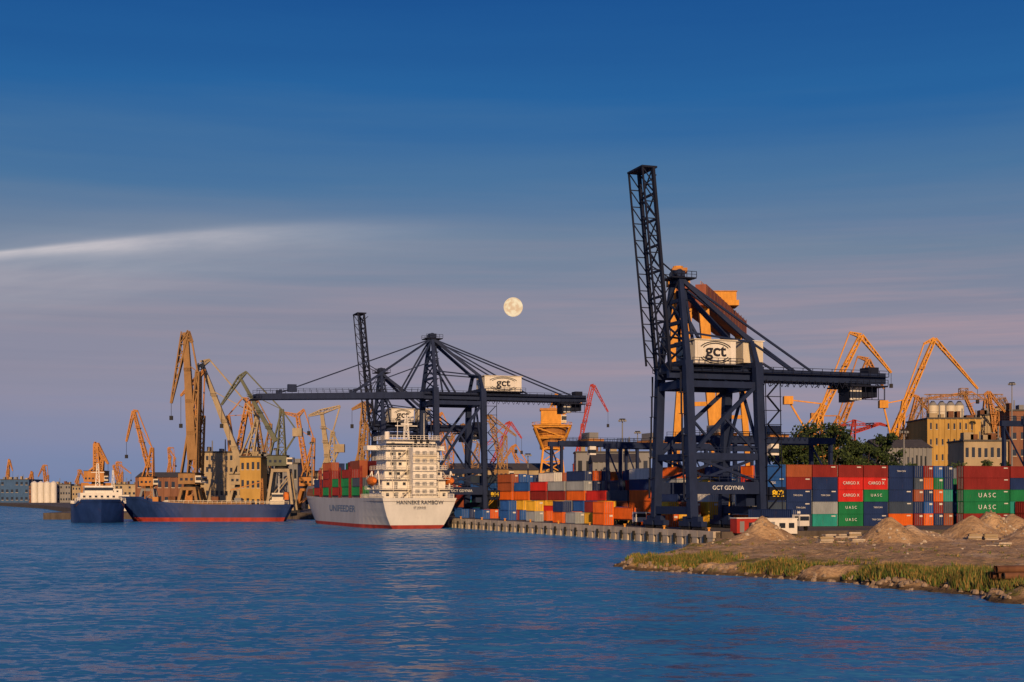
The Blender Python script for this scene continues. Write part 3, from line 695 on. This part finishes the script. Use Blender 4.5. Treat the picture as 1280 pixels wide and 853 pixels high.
mb.bx(-7.05,7.05,8.94,18.54,z-2.1,z-1.1,'glass')
mb.bx(-11.2,11.2,13,18.6,z-2.9,z-2.75,'white'); 
for sy in (-1,1): mb.bx(sy*9.4-1.8,sy*9.4+1.8,14,18.5,z-2.74,z-1.6,'white')
mb.obj('accommodation',e)
mb=MB()
mb.bx(-1.5,5.2,1.8,7.4,8.0,22.2,'white'); mb.bx(-1.5,5.2,1.75,1.8,18.2,20.6,'cream')
for xx in (0,1.6,3.4): mb.cyl((xx,4.5,22.2),(xx,4.2,24.4),.45,.4,10,'dark')
for j in range(6): 
    mb.bx(-1.7,5.4,1.2,1.8,9.4+j*2.1,9.5+j*2.1,'white'); mb.rail((-1.7,1.25,9.5+j*2.1),(5.4,1.25,9.5+j*2.1),.9,'white',6,.07)
    for q in (-.8,1.2,3.2): mb.bx(q,q+1.2,1.72,1.8,9.7+j*2.1,10.7+j*2.1,'greyw')
mb.rail((-1.5,1.7,22.2),(5.2,1.7,22.2),1,'white',6,.09)
mb.obj('funnel',e)
mb=MB()
mb.lattice((0,14,z),(0,14,z+7),1.4,1.4,.6,.6,5,.18,'white'); mb.beam((-3.2,14,z+4),(3.2,14,z+4),.25,.25,'white'); mb.beam((-1.8,14,z+6),(1.8,14,z+6),.2,.2,'white'); mb.bx(-1.6,1.6,13.6,13.9,z+4.3,z+4.7,'white')
mb.cyl((-5,16,z),(-5,16,z+2.4),.7,.7,10,'white'); mb.cyl((4.6,12,z),(4.6,12,z+7.5),.12,.08,6,'white'); mb.cyl((-3.6,10,z),(-3.6,10,z+5),.12,.08,6,'white')
mb.obj('radar_mast',e)
mb=MB()
def lifeboat(x,y,z,L_):
    n_=8; pr=None
    for i in range(n_+1):
        f=i/n_; r=math.sin(math.pi*(0.08+0.84*f))**.6
        ring=[(x+1.3*r*math.cos(a),y+f*L_,z+(1.2*r*math.sin(a) if math.sin(a)>0 else 1.5*r*math.sin(a))) for a in [k*math.pi/4 for k in range(8)]]
        if pr: mb.add(pr+ring,[(k,(k+1)%8,8+(k+1)%8,8+k) for k in range(8)],'orange')
        else: mb.add(ring,[tuple(range(8))],'orange')
        pr=ring
    mb.add(pr,[tuple(range(8))[::-1]],'orange')
lifeboat(10.4,4,13.2,6.5); lifeboat(-10.6,8,13.2,6.5)
for x in (10.4,-10.6):
    for y in (5,12): mb.beam((x*.93,y,9.9),(x*.98,y,15.8),.3,.3,'white'); mb.beam((x*.98,y,15.8),(x*1.03,y,14.6),.25,.25,'white')
mb.obj('lifeboats',e)
mb=MB(); random.seed(3)
for b_ in range(6):
    y0=25+b_*13.6; wf=4 if b_<5 else 3
    mb.bx(-9.6 if wf==4 else -7.5,9.6 if wf==4 else 7.5,y0-.4,y0+12.5,7.4,9.0,'greyw')
    for c in range(-wf,wf):
        for t_ in range(random.choice([2,3,4]) if b_<5 else random.choice([1,2])):
            container(mb,c*2.5+.03,y0,9.05+t_*2.61,2.44,12.19,random.choice(['green','dred','green','navy','brown','dred','green','slate']),b_==0 or c==-wf)
    for c in (-wf-.2,wf+.05): mb.lattice((c*2.5,y0-.7,8),(c*2.5,y0-.7,17.5),.5,.5,.5,.5,4,.14,'dred',(0,1,0))
mb.obj('deck_cargo',e)
mb=MB(); mb.cyl((0,112,11),(0,112,21),.3,.15,8,'white'); mb.beam((-1.5,112,18),(1.5,112,18),.15,.15,'white'); mb.bx(-3,3,106,109,10.5,12.5,'white'); mb.obj('foremast',e)
text('HANNEKE RAMBOW',e,(0,-.05,7.2),1.35,'letterk',0,'ship_name',0.0,1.05)
text('ST JOHNS',e,(0,.25,5.8),.8,'letterk',0,'home_port',0.0)
text('UNIFEEDER',e,(-11.1,46,5.2),2.6,'letterb',-math.pi/2,'hull_lettering',0.03,2.6)
x,y=px_to_plan(370,503); e=group('blue_cargo_ship',(x-1,y,0),math.radians(90+2))
hull(e,56,11,6.0,[(0.0,'boot'),(1.4,'boot'),(4.2,'hull_b'),(6.0,'hull_b')],fc=1.4,rake=6,sheer=1.4)
mb=MB(); mb.bx(-4.2,4.2,14,44,5.1,6.9,'brown')
for i in range(9): mb.bx(-4.3,4.3,14.6+i*3.2,14.9+i*3.2,5.2,7.1,'ochre')
mb.bx(-4.8,4.8,2.5,7.5,5.1,7.6,'cream'); mb.bx(-4.0,4.0,3,7,7.6,10.0,'cream'); mb.bx(-4.05,4.05,2.95,7.05,8.6,9.5,'glass'); mb.cyl((0,5,10),(0,5,16),.2,.1,6,'white'); mb.bx(-1,1,1.5,3,7.6,10.3,'orange')
mb.rail((5.2,1,6.0),(5.4,44,6.4),1.0,'cream',26,.1); mb.rail((-5.2,1,6.0),(-5.4,44,6.4),1.0,'cream',26,.1)
mb.cyl((0,52,7.5),(0,52,13),.2,.12,8,'ochre'); mb.bx(-1.6,1.6,47,49,7,8.6,'ochre')
for q in (18,26,35,41): mb.bx(-2,1.5,q,q+2.4,6.95,8.2+R(),random.choice(['rust','ochre','greyw'])); 
mb.lattice((0,11,5.5),(0,11,15),1.2,1.2,.6,.6,5,.2,'ochre'); mb.beam((0,11,14),(0,22,11),.35,.35,'ochre')
mb.obj('deckhouse_and_hatches',e)
x,y=px_to_plan(112,500); e=group('coaster_vessel',(x+1,y+2,0),math.radians(200))
hull(e,34,16.5,6.0,[(0.0,'hull_b'),(1.0,'hull_b'),(3.6,'hull_b'),(6.0,'hull_b')],fc=1.4,rake=3,sheer=.5)
mb=MB(); mb.bx(-7.2,7.2,7,30,5.6,7.4,'white'); mb.bx(-6.2,6.2,11,27,7.4,10.0,'white'); mb.bx(-4.6,4.6,14,24,10.0,12.4,'white'); mb.bx(-4.65,4.65,13.95,24.05,10.8,11.8,'glass')
for i in range(6): mb.bx(-5+i*1.9,-4.2+i*1.9,26.95,27.05,8.2,9.1,'glass')
mb.lattice((0,18,12.4),(0,18,20),1.4,1.4,.5,.5,5,.2,'white'); mb.beam((-2.2,18,17),(2.2,18,17),.25,.25,'white')
mb.bx(2.5,5,8,11,7.4,13.5,'ochre'); mb.bx(-5,-2.5,8,11,7.4,13.5,'ochre'); mb.rail((-8,32,7.2),(8,32,7.2),1,'white',12,.12); mb.rail((-7.2,28,7.4),(7.2,28,7.4),1,'white',12,.12)
mb.rail((-8.3,8,6.4),(-8.3,30,6.4),1,'white',14,.12); mb.rail((8.3,8,6.4),(8.3,30,6.4),1,'white',14,.12)
mb.obj('superstructure',e)
x,y=px_to_plan(96,610); e=group('white_ship',(x,y,0),math.radians(-78))
hull(e,38,9,5.0,[(0.0,'boot'),(1.0,'boot'),(3.2,'hull_w'),(5.0,'hull_w')],fc=1.4)
mb=MB()
for i,(a,b_,c,d) in enumerate([(-4,4,4,26),(-3.5,3.5,7,22),(-3,3,12,19)]):
    mb.bx(a,b_,c,d,4.2+i*2.6,6.7+i*2.6,'white')
    for j in range(int((d-c)/2)):
        mb.bx(a-.05,b_+.05,c+.6+j*2,c+1.4+j*2,5.4+i*2.6,6.1+i*2.6,'glass')
mb.bx(-1.4,1.4,6,9,9,14,'ochre'); mb.lattice((0,15,12),(0,15,20),1.2,1.2,.5,.5,6,.2,'white')
mb.lattice((0,31,5),(0,31,15),1.2,1.2,.6,.6,6,.2,'ochre')
mb.obj('superstructure',e)
# ---------------------------------------------------------------- shipyard jib cranes
def jib(bpx,d,col,jf,jh,tip=None,tail=None,tower=None,cw=None,hook=None,hp=10,leg=4.5,house=(3.5,3.5,3.5),yaw=0,th=.42,jw=2.2,dark=None,box=False,name='harbour_jib_crane',gz=GZ,legcol=None):
    k=d/1778.0; x,y=px_to_plan(bpx,d); e=group(name,(x,y,gz),yaw)
    P=lambda p:(Vector(((p[0]-bpx)*k,0,(620-p[1])*k+EYE-gz)))
    lc=legcol or col; mb=MB()
    for sx in (-1,1):
        for sy in (-1,1):
            mb.beam((sx*leg,sy*leg,.9),(sx*leg*.6,sy*leg*.6,hp),1.0,1.0,lc); mb.bx(sx*leg-1.4,sx*leg+1.4,sy*leg-.6,sy*leg+.6,0,1.0,'dark')
        mb.beam((sx*leg*.9,-leg*.9,hp*.3),(sx*leg*.9,leg*.9,hp*.3),.5,.6,lc)
        mb.beam((sx*leg*.9,-leg*.9,hp*.3),(sx*leg*.65,leg*.65,hp*.9),.3,.3,lc)
        mb.beam((-leg*.9,sx*leg*.9,hp*.3),(leg*.65,sx*leg*.65,hp*.9),.3,.3,lc)
    mb.bx(-leg*.7,leg*.7,-leg*.7,leg*.7,hp-.4,hp+.8,lc); mb.cyl((0,0,hp+.8),(0,0,hp+1.9),leg*.55,leg*.5,16,'dark')
    mb.obj('portal',e); mb=MB(); a,b_,c=house
    z0=hp+1.9; mb.bx(-a,b_*.8,-c,c,z0,z0+c*1.15,col); mb.bx(-a-.2,b_*.8+.2,-c-.2,c+.2,z0+c*1.15,z0+c*1.15+.25,'dark')
    mb.bx(b_*.8,b_*.8+2.2,-c,-c+2.2,z0+.6,z0+3.2,'cream'); mb.bx(b_*.8+.3,b_*.8+2.23,-c-.03,-c+2.0,z0+1.4,z0+2.6,'glass')
    for i in range(3): mb.bx(-a+.7+i*1.9,-a+1.7+i*1.9,-c-.03,-c,z0+1.3,z0+2.3,'glass')
    mb.obj('machinery_house',e); mb=MB(); T=P(tower) if tower else None
    if T is not None:
        mb.lattice((T.x*.3,0,z0),T,3.4,3.4,1.2,1.2,6,th*.9,col)
        mb.beam((-a*.9,-1.2,z0+c),T,th,th,col); mb.beam((-a*.9,1.2,z0+c),T,th,th,col)
    F=P(jf);Hd=P(jh)
    if box: mb.beam(F,Hd,jw,jw*.9,col,jw*.55,jw*.5)
    else: mb.lattice(F,Hd,jw*1.3,jw,jw*.7,jw*.6,10,th,col)
    mb.obj('jib',e); mb=MB()
    if T is not None and tail: mb.beam(T,P(tail),th,th,col)
    if tip:
        Tp=P(tip)
        if tail: 
            Tl=P(tail); mb.lattice(Hd,Tp,jw*.9,jw*.7,.5,.5,6,th*.75,col); mb.lattice(Hd,Tl,jw*.9,jw*.7,.6,.6,4,th*.75,col)
        else: mb.lattice(Hd,Tp,jw*.8,jw*.7,.4,.4,6,th*.7,col)
        hz=P((tip[0],hook)).z if hook else Tp.z-6
        mb.beam(Tp,(Tp.x,0,hz),.14,.14,'dark'); mb.bx(Tp.x-.6,Tp.x+.6,-.5,.5,hz-1.6,hz,'dark')
    if T is not None: mb.beam(T,F.lerp(Hd,.75),th*.6,th*.6,col)
    for f in (.2,.45,.7):
        c_=F.lerp(Hd,f); mb.bx(c_.x-1.2,c_.x+1.2,-1.6,1.6,c_.z-.1,c_.z+.1,col); mb.rail((c_.x-1.2,-1.6,c_.z),(c_.x+1.2,-1.6,c_.z),1.0,col,2,.12)
    if cw:
        C=P(cw); 
        if T is not None: mb.beam(T,C,th,th,col)
        mb.beam((0,0,z0+c),C,th*1.3,th*1.3,col); mb.bx(C.x-1.8,C.x+1.8,-1.6,1.6,C.z-1.8,C.z+1.4,lc)
    mb.obj('jib_head_and_counterweight',e); return e
jib(237,535,'brown',(241,575),(232,416),(214,504),(240,428),(247,465),hook=520,hp=9,leg=4,th=.6,jw=3.6,box=True)
jib(244,560,'ochre',(246,585),(249,470),(226,495),(256,462),(254,520),hook=530,hp=9,leg=4,th=.5,jw=2.2)
jib(300,565,'beige',(304,588),(252,455),(243,498),(262,450),(322,520),hook=545,hp=9,leg=4,th=.55,jw=3.0,box=True)
jib(298,620,'ochre',(296,575),(310,500),(316,540),(303,498),(285,520),th=.5,hp=10)
jib(352,545,'green_cr',(345,552),(300,472),(277,506),(308,465),(352,512),(372,540),hook=530,hp=16,leg=5,th=.5,jw=2.0,box=True,legcol='beige',house=(5,3,3.4))
jib(330,640,'brown',(330,585),(318,505),(302,530),(322,500),(338,530),th=.5,hp=10)
jib(186,640,'ochre',(186,585),(167,514),(158,552),(172,514),(190,560),hp=9,leg=4,th=.5,jw=1.5,legcol='greyw')
jib(385,640,'ochre',(383,590),(372,520),(350,515),(380,512),(392,548),hp=9,th=.5)
jib(412,560,'beige',(411,585),(402,515),(386,520),(425,508),(416,540),(425,560),hp=11,leg=4.5,th=.55,jw=2.4,box=True)
jib(452,575,'brown',(450,590),(455,505),(440,512),(466,508),(458,530),(470,560),hp=12,leg=5,th=.6,jw=2.4)
jib(122,760,'ochre',(122,590),(120,555),(135,580),(118,556),(128,575),hp=12,leg=6,th=.8,jw=3,house=(6,6,5))
jib(628,620,'brown',(628,585),(612,520),(645,545),(606,524),(632,545),hp=12,leg=5,th=.5)
jib(608,680,'red',(610,590),(638,528),(652,548),(632,530),(604,560),hp=10,leg=5,th=.4,jw=1.6)
jib(655,760,'ochre',(655,600),(640,560),(630,575),(645,556),(660,580),hp=10,leg=5,th=.6)
jib(560,640,'ochre',(560,590),(548,520),(530,545),(553,516),(566,545),hp=12,leg=5,th=.5)
jib(590,600,'brown',(590,590),(575,535),(560,552),(580,530),(598,555),hp=12,leg=5,th=.45)
jib(725,700,'red',(722,565),(742,482),(760,515),(738,482),(728,530),hp=16,leg=4,th=.4,jw=1.8,legcol='greyw')
jib(1016,560,'yellow',(1012,545),(1076,420),(1114,466),(1062,416),(1028,505),(985,500),hook=480,hp=22,leg=6,th=.5,jw=2.2,box=False,house=(8,3,4))
jib(1118,600,'yellow',(1114,548),(1168,424),(1222,486),(1155,430),(1130,500),(1104,505),hook=500,hp=20,leg=6,th=.5,jw=2.0)
jib(1040,700,'ochre',(1040,560),(1085,450),(1105,486),(1072,446),(1048,520),(1018,520),hp=24,leg=6,th=.6,jw=2.4,house=(8,3,4))
jib(1228,660,'ochre',(1228,545),(1205,492),(1160,498),(1215,490),(1232,500),(1250,512),hp=24,leg=5,th=.45,jw=1.5)
jib(1128,760,'ochre',(1128,570),(1146,496),(1166,520),(1140,494),(1124,530),hp=20,leg=5,th=.5)
jib(1060,620,'red',(1068,540),(1100,530),(1110,533),(1050,532),(1068,525),hp=20,leg=2.5,th=.4,jw=1.4,house=(2,2,1.5))
jib(1243,560,'ochre',(1243,540),(1236,490),(1256,515),(1230,494),(1246,515),hp=20,leg=3,th=.35,jw=1.3,house=(2,2,1.5))
for (b_,d,hy) in ((690,640,500),):
    k=d/1778; x,y=px_to_plan(b_,d); e=group('shipyard_tower_crane',(x,y,GZ)); mb=MB(); H_=(620-hy)*k+EYE-GZ
    mb.lattice((0,0,0),(0,0,H_*.55),14,14,8,8,5,.8,'yellow'); mb.lattice((0,0,H_*.55),(0,0,H_*.75),8,8,16,16,2,.8,'yellow')
    for z_,r_ in ((H_*.55,5.5),(H_*.66,7.2),(H_*.76,9.0)):
        mb.cyl((0,0,z_),(0,0,z_+.6),r_,r_,20,'yellow')
        for i in range(20):
            a=i*math.pi/10; a2=(i+1)*math.pi/10; mb.beam((r_*math.cos(a),r_*math.sin(a),z_+1.7),(r_*math.cos(a2),r_*math.sin(a2),z_+1.7),.15,.15,'yellow'); mb.beam((r_*math.cos(a),r_*math.sin(a),z_+.5),(r_*math.cos(a),r_*math.sin(a),z_+1.7),.12,.12,'yellow')
    mb.cyl((0,0,H_*.56),(0,0,H_*.76),3.8,7.2,16,'ochre'); mb.bx(-5,4,-4,4,H_*.78,H_*.9,'yellow'); mb.bx(-5.5,4.5,-4.5,4.5,H_*.9,H_*.92,'ochre'); mb.bx(4,6.4,-2,1,H_*.79,H_*.86,'cream'); mb.bx(4.3,6.44,-2.05,.8,H_*.815,H_*.85,'glass')
    mb.lattice((0,0,H_*.9),(2,0,H_*1.05),2.5,2.5,1,1,3,.5,'yellow'); mb.lattice((3,0,H_*.86),(13,0,H_*.98),2,2,1,1,5,.45,'yellow'); mb.beam((2,0,H_*1.05),(12,0,H_*.98),.3,.3,'yellow')
    mb.obj('tower_and_head',e)
# ---------------------------------------------------------------- goliath gantry
e=group('goliath_gantry_crane',(84,656,GZ),0); mb=MB(); A=Vector((0,0,0)); Bv=Vector((36,118,0)); dr=(Bv-A).normalized(); pr=Vector((dr.y,-dr.x,0))
zt=98
def G(a,p,z): v=dr*a+pr*p; return (v.x,v.y,z)
ln=(Bv-A).length
for p in (-4.4,4.4):
    mb.beam(G(-8,p,zt),G(ln+5,p,zt-1),5.0,9.5,'girdred')
    for i in range(14): 
        a=-6+i*(ln+10)/13; q=p+2.58*(1 if p>0 else -1); mb.beam(G(a,q,zt-4.6),G(a,q,zt+4.6),.25,.5,'rust')
    mb.rail(G(-8,p,zt+4.8),G(ln+5,p,zt+3.8),1.3,'yellow',30,.18)
mb.obj('bridge_girder',e); mb=MB()
for a,w0 in ((3,11),(ln-6,11)):
    for sy in (-1,1):
        mb.beam(G(a,sy*w0,3),G(a,sy*3.8,zt-4.7),3.2,3.2,'yellow',4.6 if a<10 else 3.2,4.6 if a<10 else 3.2)
        mb.bx(*(lambda c:(c[0]-2,c[0]+2,c[1]-6,c[1]+6,0,3.4))(G(a,sy*w0,0)),'yellow')
    mb.beam(G(a,-w0,6),G(a,w0,6),2,2.5,'yellow'); mb.beam(G(a,-w0*.62,zt*.5),G(a,w0*.62,zt*.5),1.5,2,'yellow')
x0,y0,_=G(3,-5,0); mb.beam(G(3,-9.5,zt-34),G(3,-9.5,zt+10),4.4,4.4,'yellow'); mb.bx(x0-8,x0+2,y0-5,y0+5,zt+6,zt+9,'yellow'); mb.cyl((x0-3,y0,zt+9),(x0-3,y0,zt+15),2.4,2.4,12,'yellow'); mb.bx(x0-6,x0+1,y0-3,y0+3,zt+12,zt+14,'ochre')
mb.obj('legs',e); mb=MB()
c=G(ln*.62,0,0); mb.bx(c[0]-10,c[0]+9,c[1]-7,c[1]+7,zt+5.3,zt+8,'yellow'); mb.bx(c[0]-4,c[0]+8,c[1]-5,c[1]+5,zt+8,zt+12.5,'yellow'); mb.bx(c[0]-4.4,c[0]+8.4,c[1]-5.4,c[1]+5.4,zt+12.5,zt+13,'ochre')
mb.obj('trolley',e)
# ---------------------------------------------------------------- buildings
def building(name,b0,b1,d,ytop,dep=30,wall='tan',st=4,cols=10,pil=False,roofk='roof',flat=True,wfrac=.5,glassk='glass'):
    k=d/1778; xa=(b0-640)*k; xb=(b1-640)*k; W_=xb-xa; H_=(620-ytop)*k+EYE-GZ
    e=group(name,(xa,d,GZ)); mb=MB(); mb.bx(0,W_,0,dep,0,H_,wall); mb.obj('walls',e); mb=MB()
    if flat: mb.bx(-.4,W_+.4,-.4,dep+.4,H_,H_+.6,roofk)
    else:
        mb.add([(-.5,-.5,H_),(W_+.5,-.5,H_),(W_+.5,dep+.5,H_),(-.5,dep+.5,H_),(-.5,dep/2,H_+dep*.12),(W_+.5,dep/2,H_+dep*.12)],[(0,1,5,4),(2,3,4,5),(1,2,5),(3,0,4),(0,3,2,1)],roofk)
    mb.obj('roof',e); mb=MB(); fh=H_/st; cw_=W_/cols
    for i in range(cols):
        for j in range(st):
            if R()<.06: continue
            mb.bx(i*cw_+cw_*(.5-wfrac/2),i*cw_+cw_*(.5+wfrac/2),-.06,.0,j*fh+fh*.35,j*fh+fh*U(.7,.78),glassk)
            mb.bx(i*cw_+cw_*(.5-wfrac/2)-.1,i*cw_+cw_*(.5+wfrac/2)+.1,-.16,.0,j*fh+fh*.30,j*fh+fh*.345,'concrete')
        if pil: mb.bx(i*cw_-.35,i*cw_+.35,-.35,0,0,H_,wall)
    for j in range(3): mb.bx(-.06,0,2+j*dep/3,2+j*dep/3+dep/6,H_*.4,H_*.7,glassk)
    mb.obj('windows',e)
    mb=MB()
    for i in range(5): 
        xx=W_*(.08+.19*i)+U(-1,1); q=U(.8,3.5); mb.bx(xx,xx+q,4,8,H_+.6,H_+U(1.4,3.6),random.choice(['greyw','rust','tan']))
        if R()<.5: mb.cyl((xx+q+1,5,H_),(xx+q+1,5,H_+U(3,7)),.3,.25,8,'greyw')
    if flat: mb.obj('roof_plant',e)
    return e
building('office_building',250,322,600,566,18,'tan',5,12)
building('yellow_workshop',300,326,560,572,14,'ywall',3,4)
building('warehouse',325,372,680,580,25,'greyw',2,8,True)
building('warehouse',170,246,760,597,25,'brick',2,9,True,flat=False)
building('warehouse',372,470,720,590,25,'tan',3,12)
building('storage_hall',742,800,520,578,30,'greyw',2,9,True,flat=False,wfrac=.3)
building('storage_hall',560,700,660,588,30,'tan',2,16,flat=False)
building('storage_hall',720,812,600,566,20,'greyw',2,9)
building('storage_hall',1100,1165,520,560,30,'greyw',2,12,True,wfrac=.35,flat=False)
building('storage_hall',1108,1172,640,548,30,'tan',3,9)
building('grain_warehouse',1160,1226,560,524,30,'ywall',6,9,True,wfrac=.3)
building('grain_warehouse',1226,1262,575,520,30,'tan',6,4,True,wfrac=.3)
building('grain_warehouse',1262,1330,560,514,30,'brick',6,6,False)
building('warehouse',1205,1260,490,552,18,'tan',3,7)
for b_ in (1166,1177,1188,1199):
    x,y=px_to_plan(b_,592); e=group('grain_silo',(x,y,GZ)); mb=MB(); mb.cyl((0,0,0),(0,0,44),2.0,2.0,18,'cream'); mb.cyl((0,0,44),(0,0,46),2.0,.6,18,'greyw')
    for i in range(9): mb.cyl((0,0,3+i*4.8),(0,0,3.2+i*4.8),2.07,2.07,18,'concrete')
    mb.obj('silo_body',e)
x,y=px_to_plan(1162,589); e=group('silo_conveyor_gallery',(x,y,GZ)); mb=MB(); mb.lattice((-2,0,47.5),(30,0,47.5),2.0,2.0,2.0,2.0,14,.25,'brown'); mb.lattice((14,0,47),(14,0,51),3,3,3,3,3,.25,'brown'); mb.lattice((30,0,47),(42,0,24),2,2,2,2,9,.25,'brown'); mb.lattice((-2,0,47),(-16,0,20),2,2,2,2,9,.25,'brown')
for xx in (-2,30): mb.lattice((xx,0,0),(xx,0,47),2.5,2.5,2.5,2.5,12,.25,'brown')
mb.obj('gallery',e)
for b0,b1,yt,wl in ((0,36,600,'bluew'),(36,44,608,'brick'),(68,88,606,'greyw'),(90,112,608,'tan'),(138,170,606,'tan'),(-60,-6,604,'tan')):
    building('dock_building',b0,b1,1360,yt,40,wl,3,6)
for b_ in (43,51,59,67):
    x,y=px_to_plan(b_,1350); e=group('storage_tank',(x,y,GZ)); mb=MB(); mb.cyl((0,0,0),(0,0,19),3.0,3.0,18,'white'); mb.cyl((0,0,19),(0,0,20.5),3.0,.5,18,'white'); mb.obj('tank',e)
for b_,h in ((8,575),(57,582),(36,590),(95,588),(150,578),(208,570),(215,560),(148,582)):
    jib(b_,1380,'ochre',(b_,604),(b_-8+U(0,14),h),(b_+U(-14,14),h+14),(b_+2,h),(b_+3,h+12),hp=9,leg=4,th=.5)
def woods(name,x0,x1,y,h,n_,dz=0,mat='forest'):
    mb=MB()
    for i in range(n_):
        x=x0+(x1-x0)*(i+R())/n_; hh=h*U(.5,1.05); r=(x1-x0)/n_*U(1.2,2.4); yy=y+U(-60,60); m_=6; vs=[]
        rr=[(1,0),(1.15,.35),(.9,.7),(.45,.95)]
        for f,z in rr:
            for a in range(m_): an=a*math.pi*2/m_+R()*.4; q=r*f*U(.8,1.2); vs.append((x+q*math.cos(an),yy+q*math.sin(an),GZ+dz+hh*z*U(.92,1.08)))
        fs=[]
        for l in range(3):
            for a in range(m_): fs.append((l*m_+a,l*m_+(a+1)%m_,(l+1)*m_+(a+1)%m_,(l+1)*m_+a))
        fs.append(tuple(range(3*m_,4*m_))); mb.add(vs,fs,mat)
    mb.obj(name)
woods('distant_trees',-1200,-300,2300,16,160); woods('distant_trees',-700,-120,1500,13,160); woods('distant_trees',-100,900,1500,20,200)
woods('distant_trees',140,420,820,24,80)
def tree(x,y,h,r,name='broadleaf_tree'):
    e=group(name,(x,y,GZ)); mb=MB(); mb.cyl((0,0,0),(0,0,h*.45),.5,.32,8,'bark')
    for i in range(7):
        a=i*.9+R(); rr=r*U(.4,.75); mb.cyl((0,0,h*U(.25,.45)),(rr*math.cos(a),rr*math.sin(a),h*U(.6,.85)),.2,.06,6,'bark')
    mb.obj('trunk',e); mb=MB()
    cl=[(U(-.7,.7)*r,U(-.7,.7)*r,h*U(.42,.95),r*U(.2,.42)) for _ in range(22)]
    for cx,cy,cz,cr in cl:
        for _ in range(110):
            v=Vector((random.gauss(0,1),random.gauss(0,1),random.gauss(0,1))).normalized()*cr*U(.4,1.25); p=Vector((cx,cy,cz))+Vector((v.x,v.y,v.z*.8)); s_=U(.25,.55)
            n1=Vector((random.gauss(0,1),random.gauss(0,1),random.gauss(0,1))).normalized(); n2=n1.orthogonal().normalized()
            mb.add([p+n1*s_,p+n2*s_,p-n1*s_*.8,p-n2*s_],[(0,1,2,3)],'leaf' if (v.y<0 or v.z>0) and R()<.6 else 'leaf2')  # sunward and upper leaves take the lighter green: light painted into the crown
    mb.obj('crown',e)
random.seed(21)
for b_,h,r,d in ((985,23,6,425),(1003,25,7,425),(1020,28,6.5,430),(1036,29,6.5,425),(1052,26,7,440),(970,20,6,430),(1068,24,6,445),(1082,25,6,440),(1096,27,6,450),(1190,16,6,440),(1245,17,6,430),(1210,15,5,445),(1112,21,5.5,450),(1128,18,5,450)):
    x,y=px_to_plan(b_,d); tree(x,y,h,r)
# ---------------------------------------------------------------- spit clutter
def slabpile(x,y,rz,n_,name='concrete_slab_pile'):
    z=hgt(x,y); e=group(name,(x,y,z-.05),rz); mb=MB()
    for i in range(n_):
        for j in range(random.choice([1,2,3])):
            a=i*2.4+U(-.15,.15); mb.bx(a,a+2.0,U(0,.15),1.3+U(-.1,.2),j*.32,j*.32+.24,'concrete' if R()<.6 else 'tan')
            mb.bx(a+.2,a+.35,0.05,1.2,j*.32+.24,j*.32+.32,'brown')
    mb.obj('slabs',e)
for a in ((46,222,.25,5),(52,229,.1,4),(48,213,.3,3),(60,229,.4,5),(44,203,.2,3),(70,218,-.1,4),(57,222,.3,4),(63,190,.3,2),(50,236,.3,5),(56,238,.3,5),(64,243,.3,5)): slabpile(*a)
e=group('rusty_pipe_stack',(44.0,127.5,hgt(47,128)-.1),.12); mb=MB()
for i,(a,z_) in enumerate(((0,.32),(.68,.32),(1.36,.32),(.34,.9),(1.02,.9))):
    mb.cyl((U(-.5,.3),a,z_),(11+U(-.5,.3),a,z_),.32,.32,14,'rust',False); mb.cyl((0,a,z_),(11,a,z_),.28,.28,14,'dark',False)
mb.obj('pipes',e)
def cabin(x,y,rz,k,name='site_cabin'):
    e=group(name,(x,y,max(hgt(x,y),GZ-.3)-.05),rz); mb=MB(); mb.bx(0,6,0,2.4,.2,2.8,k); mb.bx(-.1,6.1,-.1,2.5,2.8,2.95,'white'); mb.bx(.6,1.5,-.04,0,.3,2.3,'greyw'); mb.bx(2.4,3.6,-.04,0,1.2,2.1,'glass'); mb.bx(4.3,5.4,-.04,0,1.2,2.1,'glass'); mb.bx(.2,.6,.2,2.2,0,.2,'dark'); mb.bx(5.4,5.8,.2,2.2,0,.2,'dark'); mb.obj('cabin_body',e)
cabin(44.5,248,TH,'white'); cabin(40,253,TH,'red'); 
def truck(s,t,rz,k,name='terminal_truck'):
    x,y=Q(s,t); e=group(name,(x,y,GZ),TH+rz); mb=MB()
    mb.bx(-1.2,1.2,0,2.0,.9,3.0,'white'); mb.bx(-1.1,1.1,-.03,.0,1.9,2.7,'glass'); mb.bx(-1.23,1.23,.3,1.3,1.9,2.7,'glass'); mb.bx(-1.1,1.1,2,14.5,1.1,1.35,'dark')
    for yy in (.9,3.4,11,12.3,13.6):
        for sx in (-1,1): mb.cyl((sx*1.0,yy,.5),(sx*1.25,yy,.5),.5,.5,12,'rubber')
    container(mb,-1.22,2.2,1.36,2.44,12.19,k); mb.obj('truck_body',e)
truck(3,20,.2,'navy'); truck(52,9.5,0,'orange'); truck(70,14.5,0,'blue'); truck(112,16,0,'red')
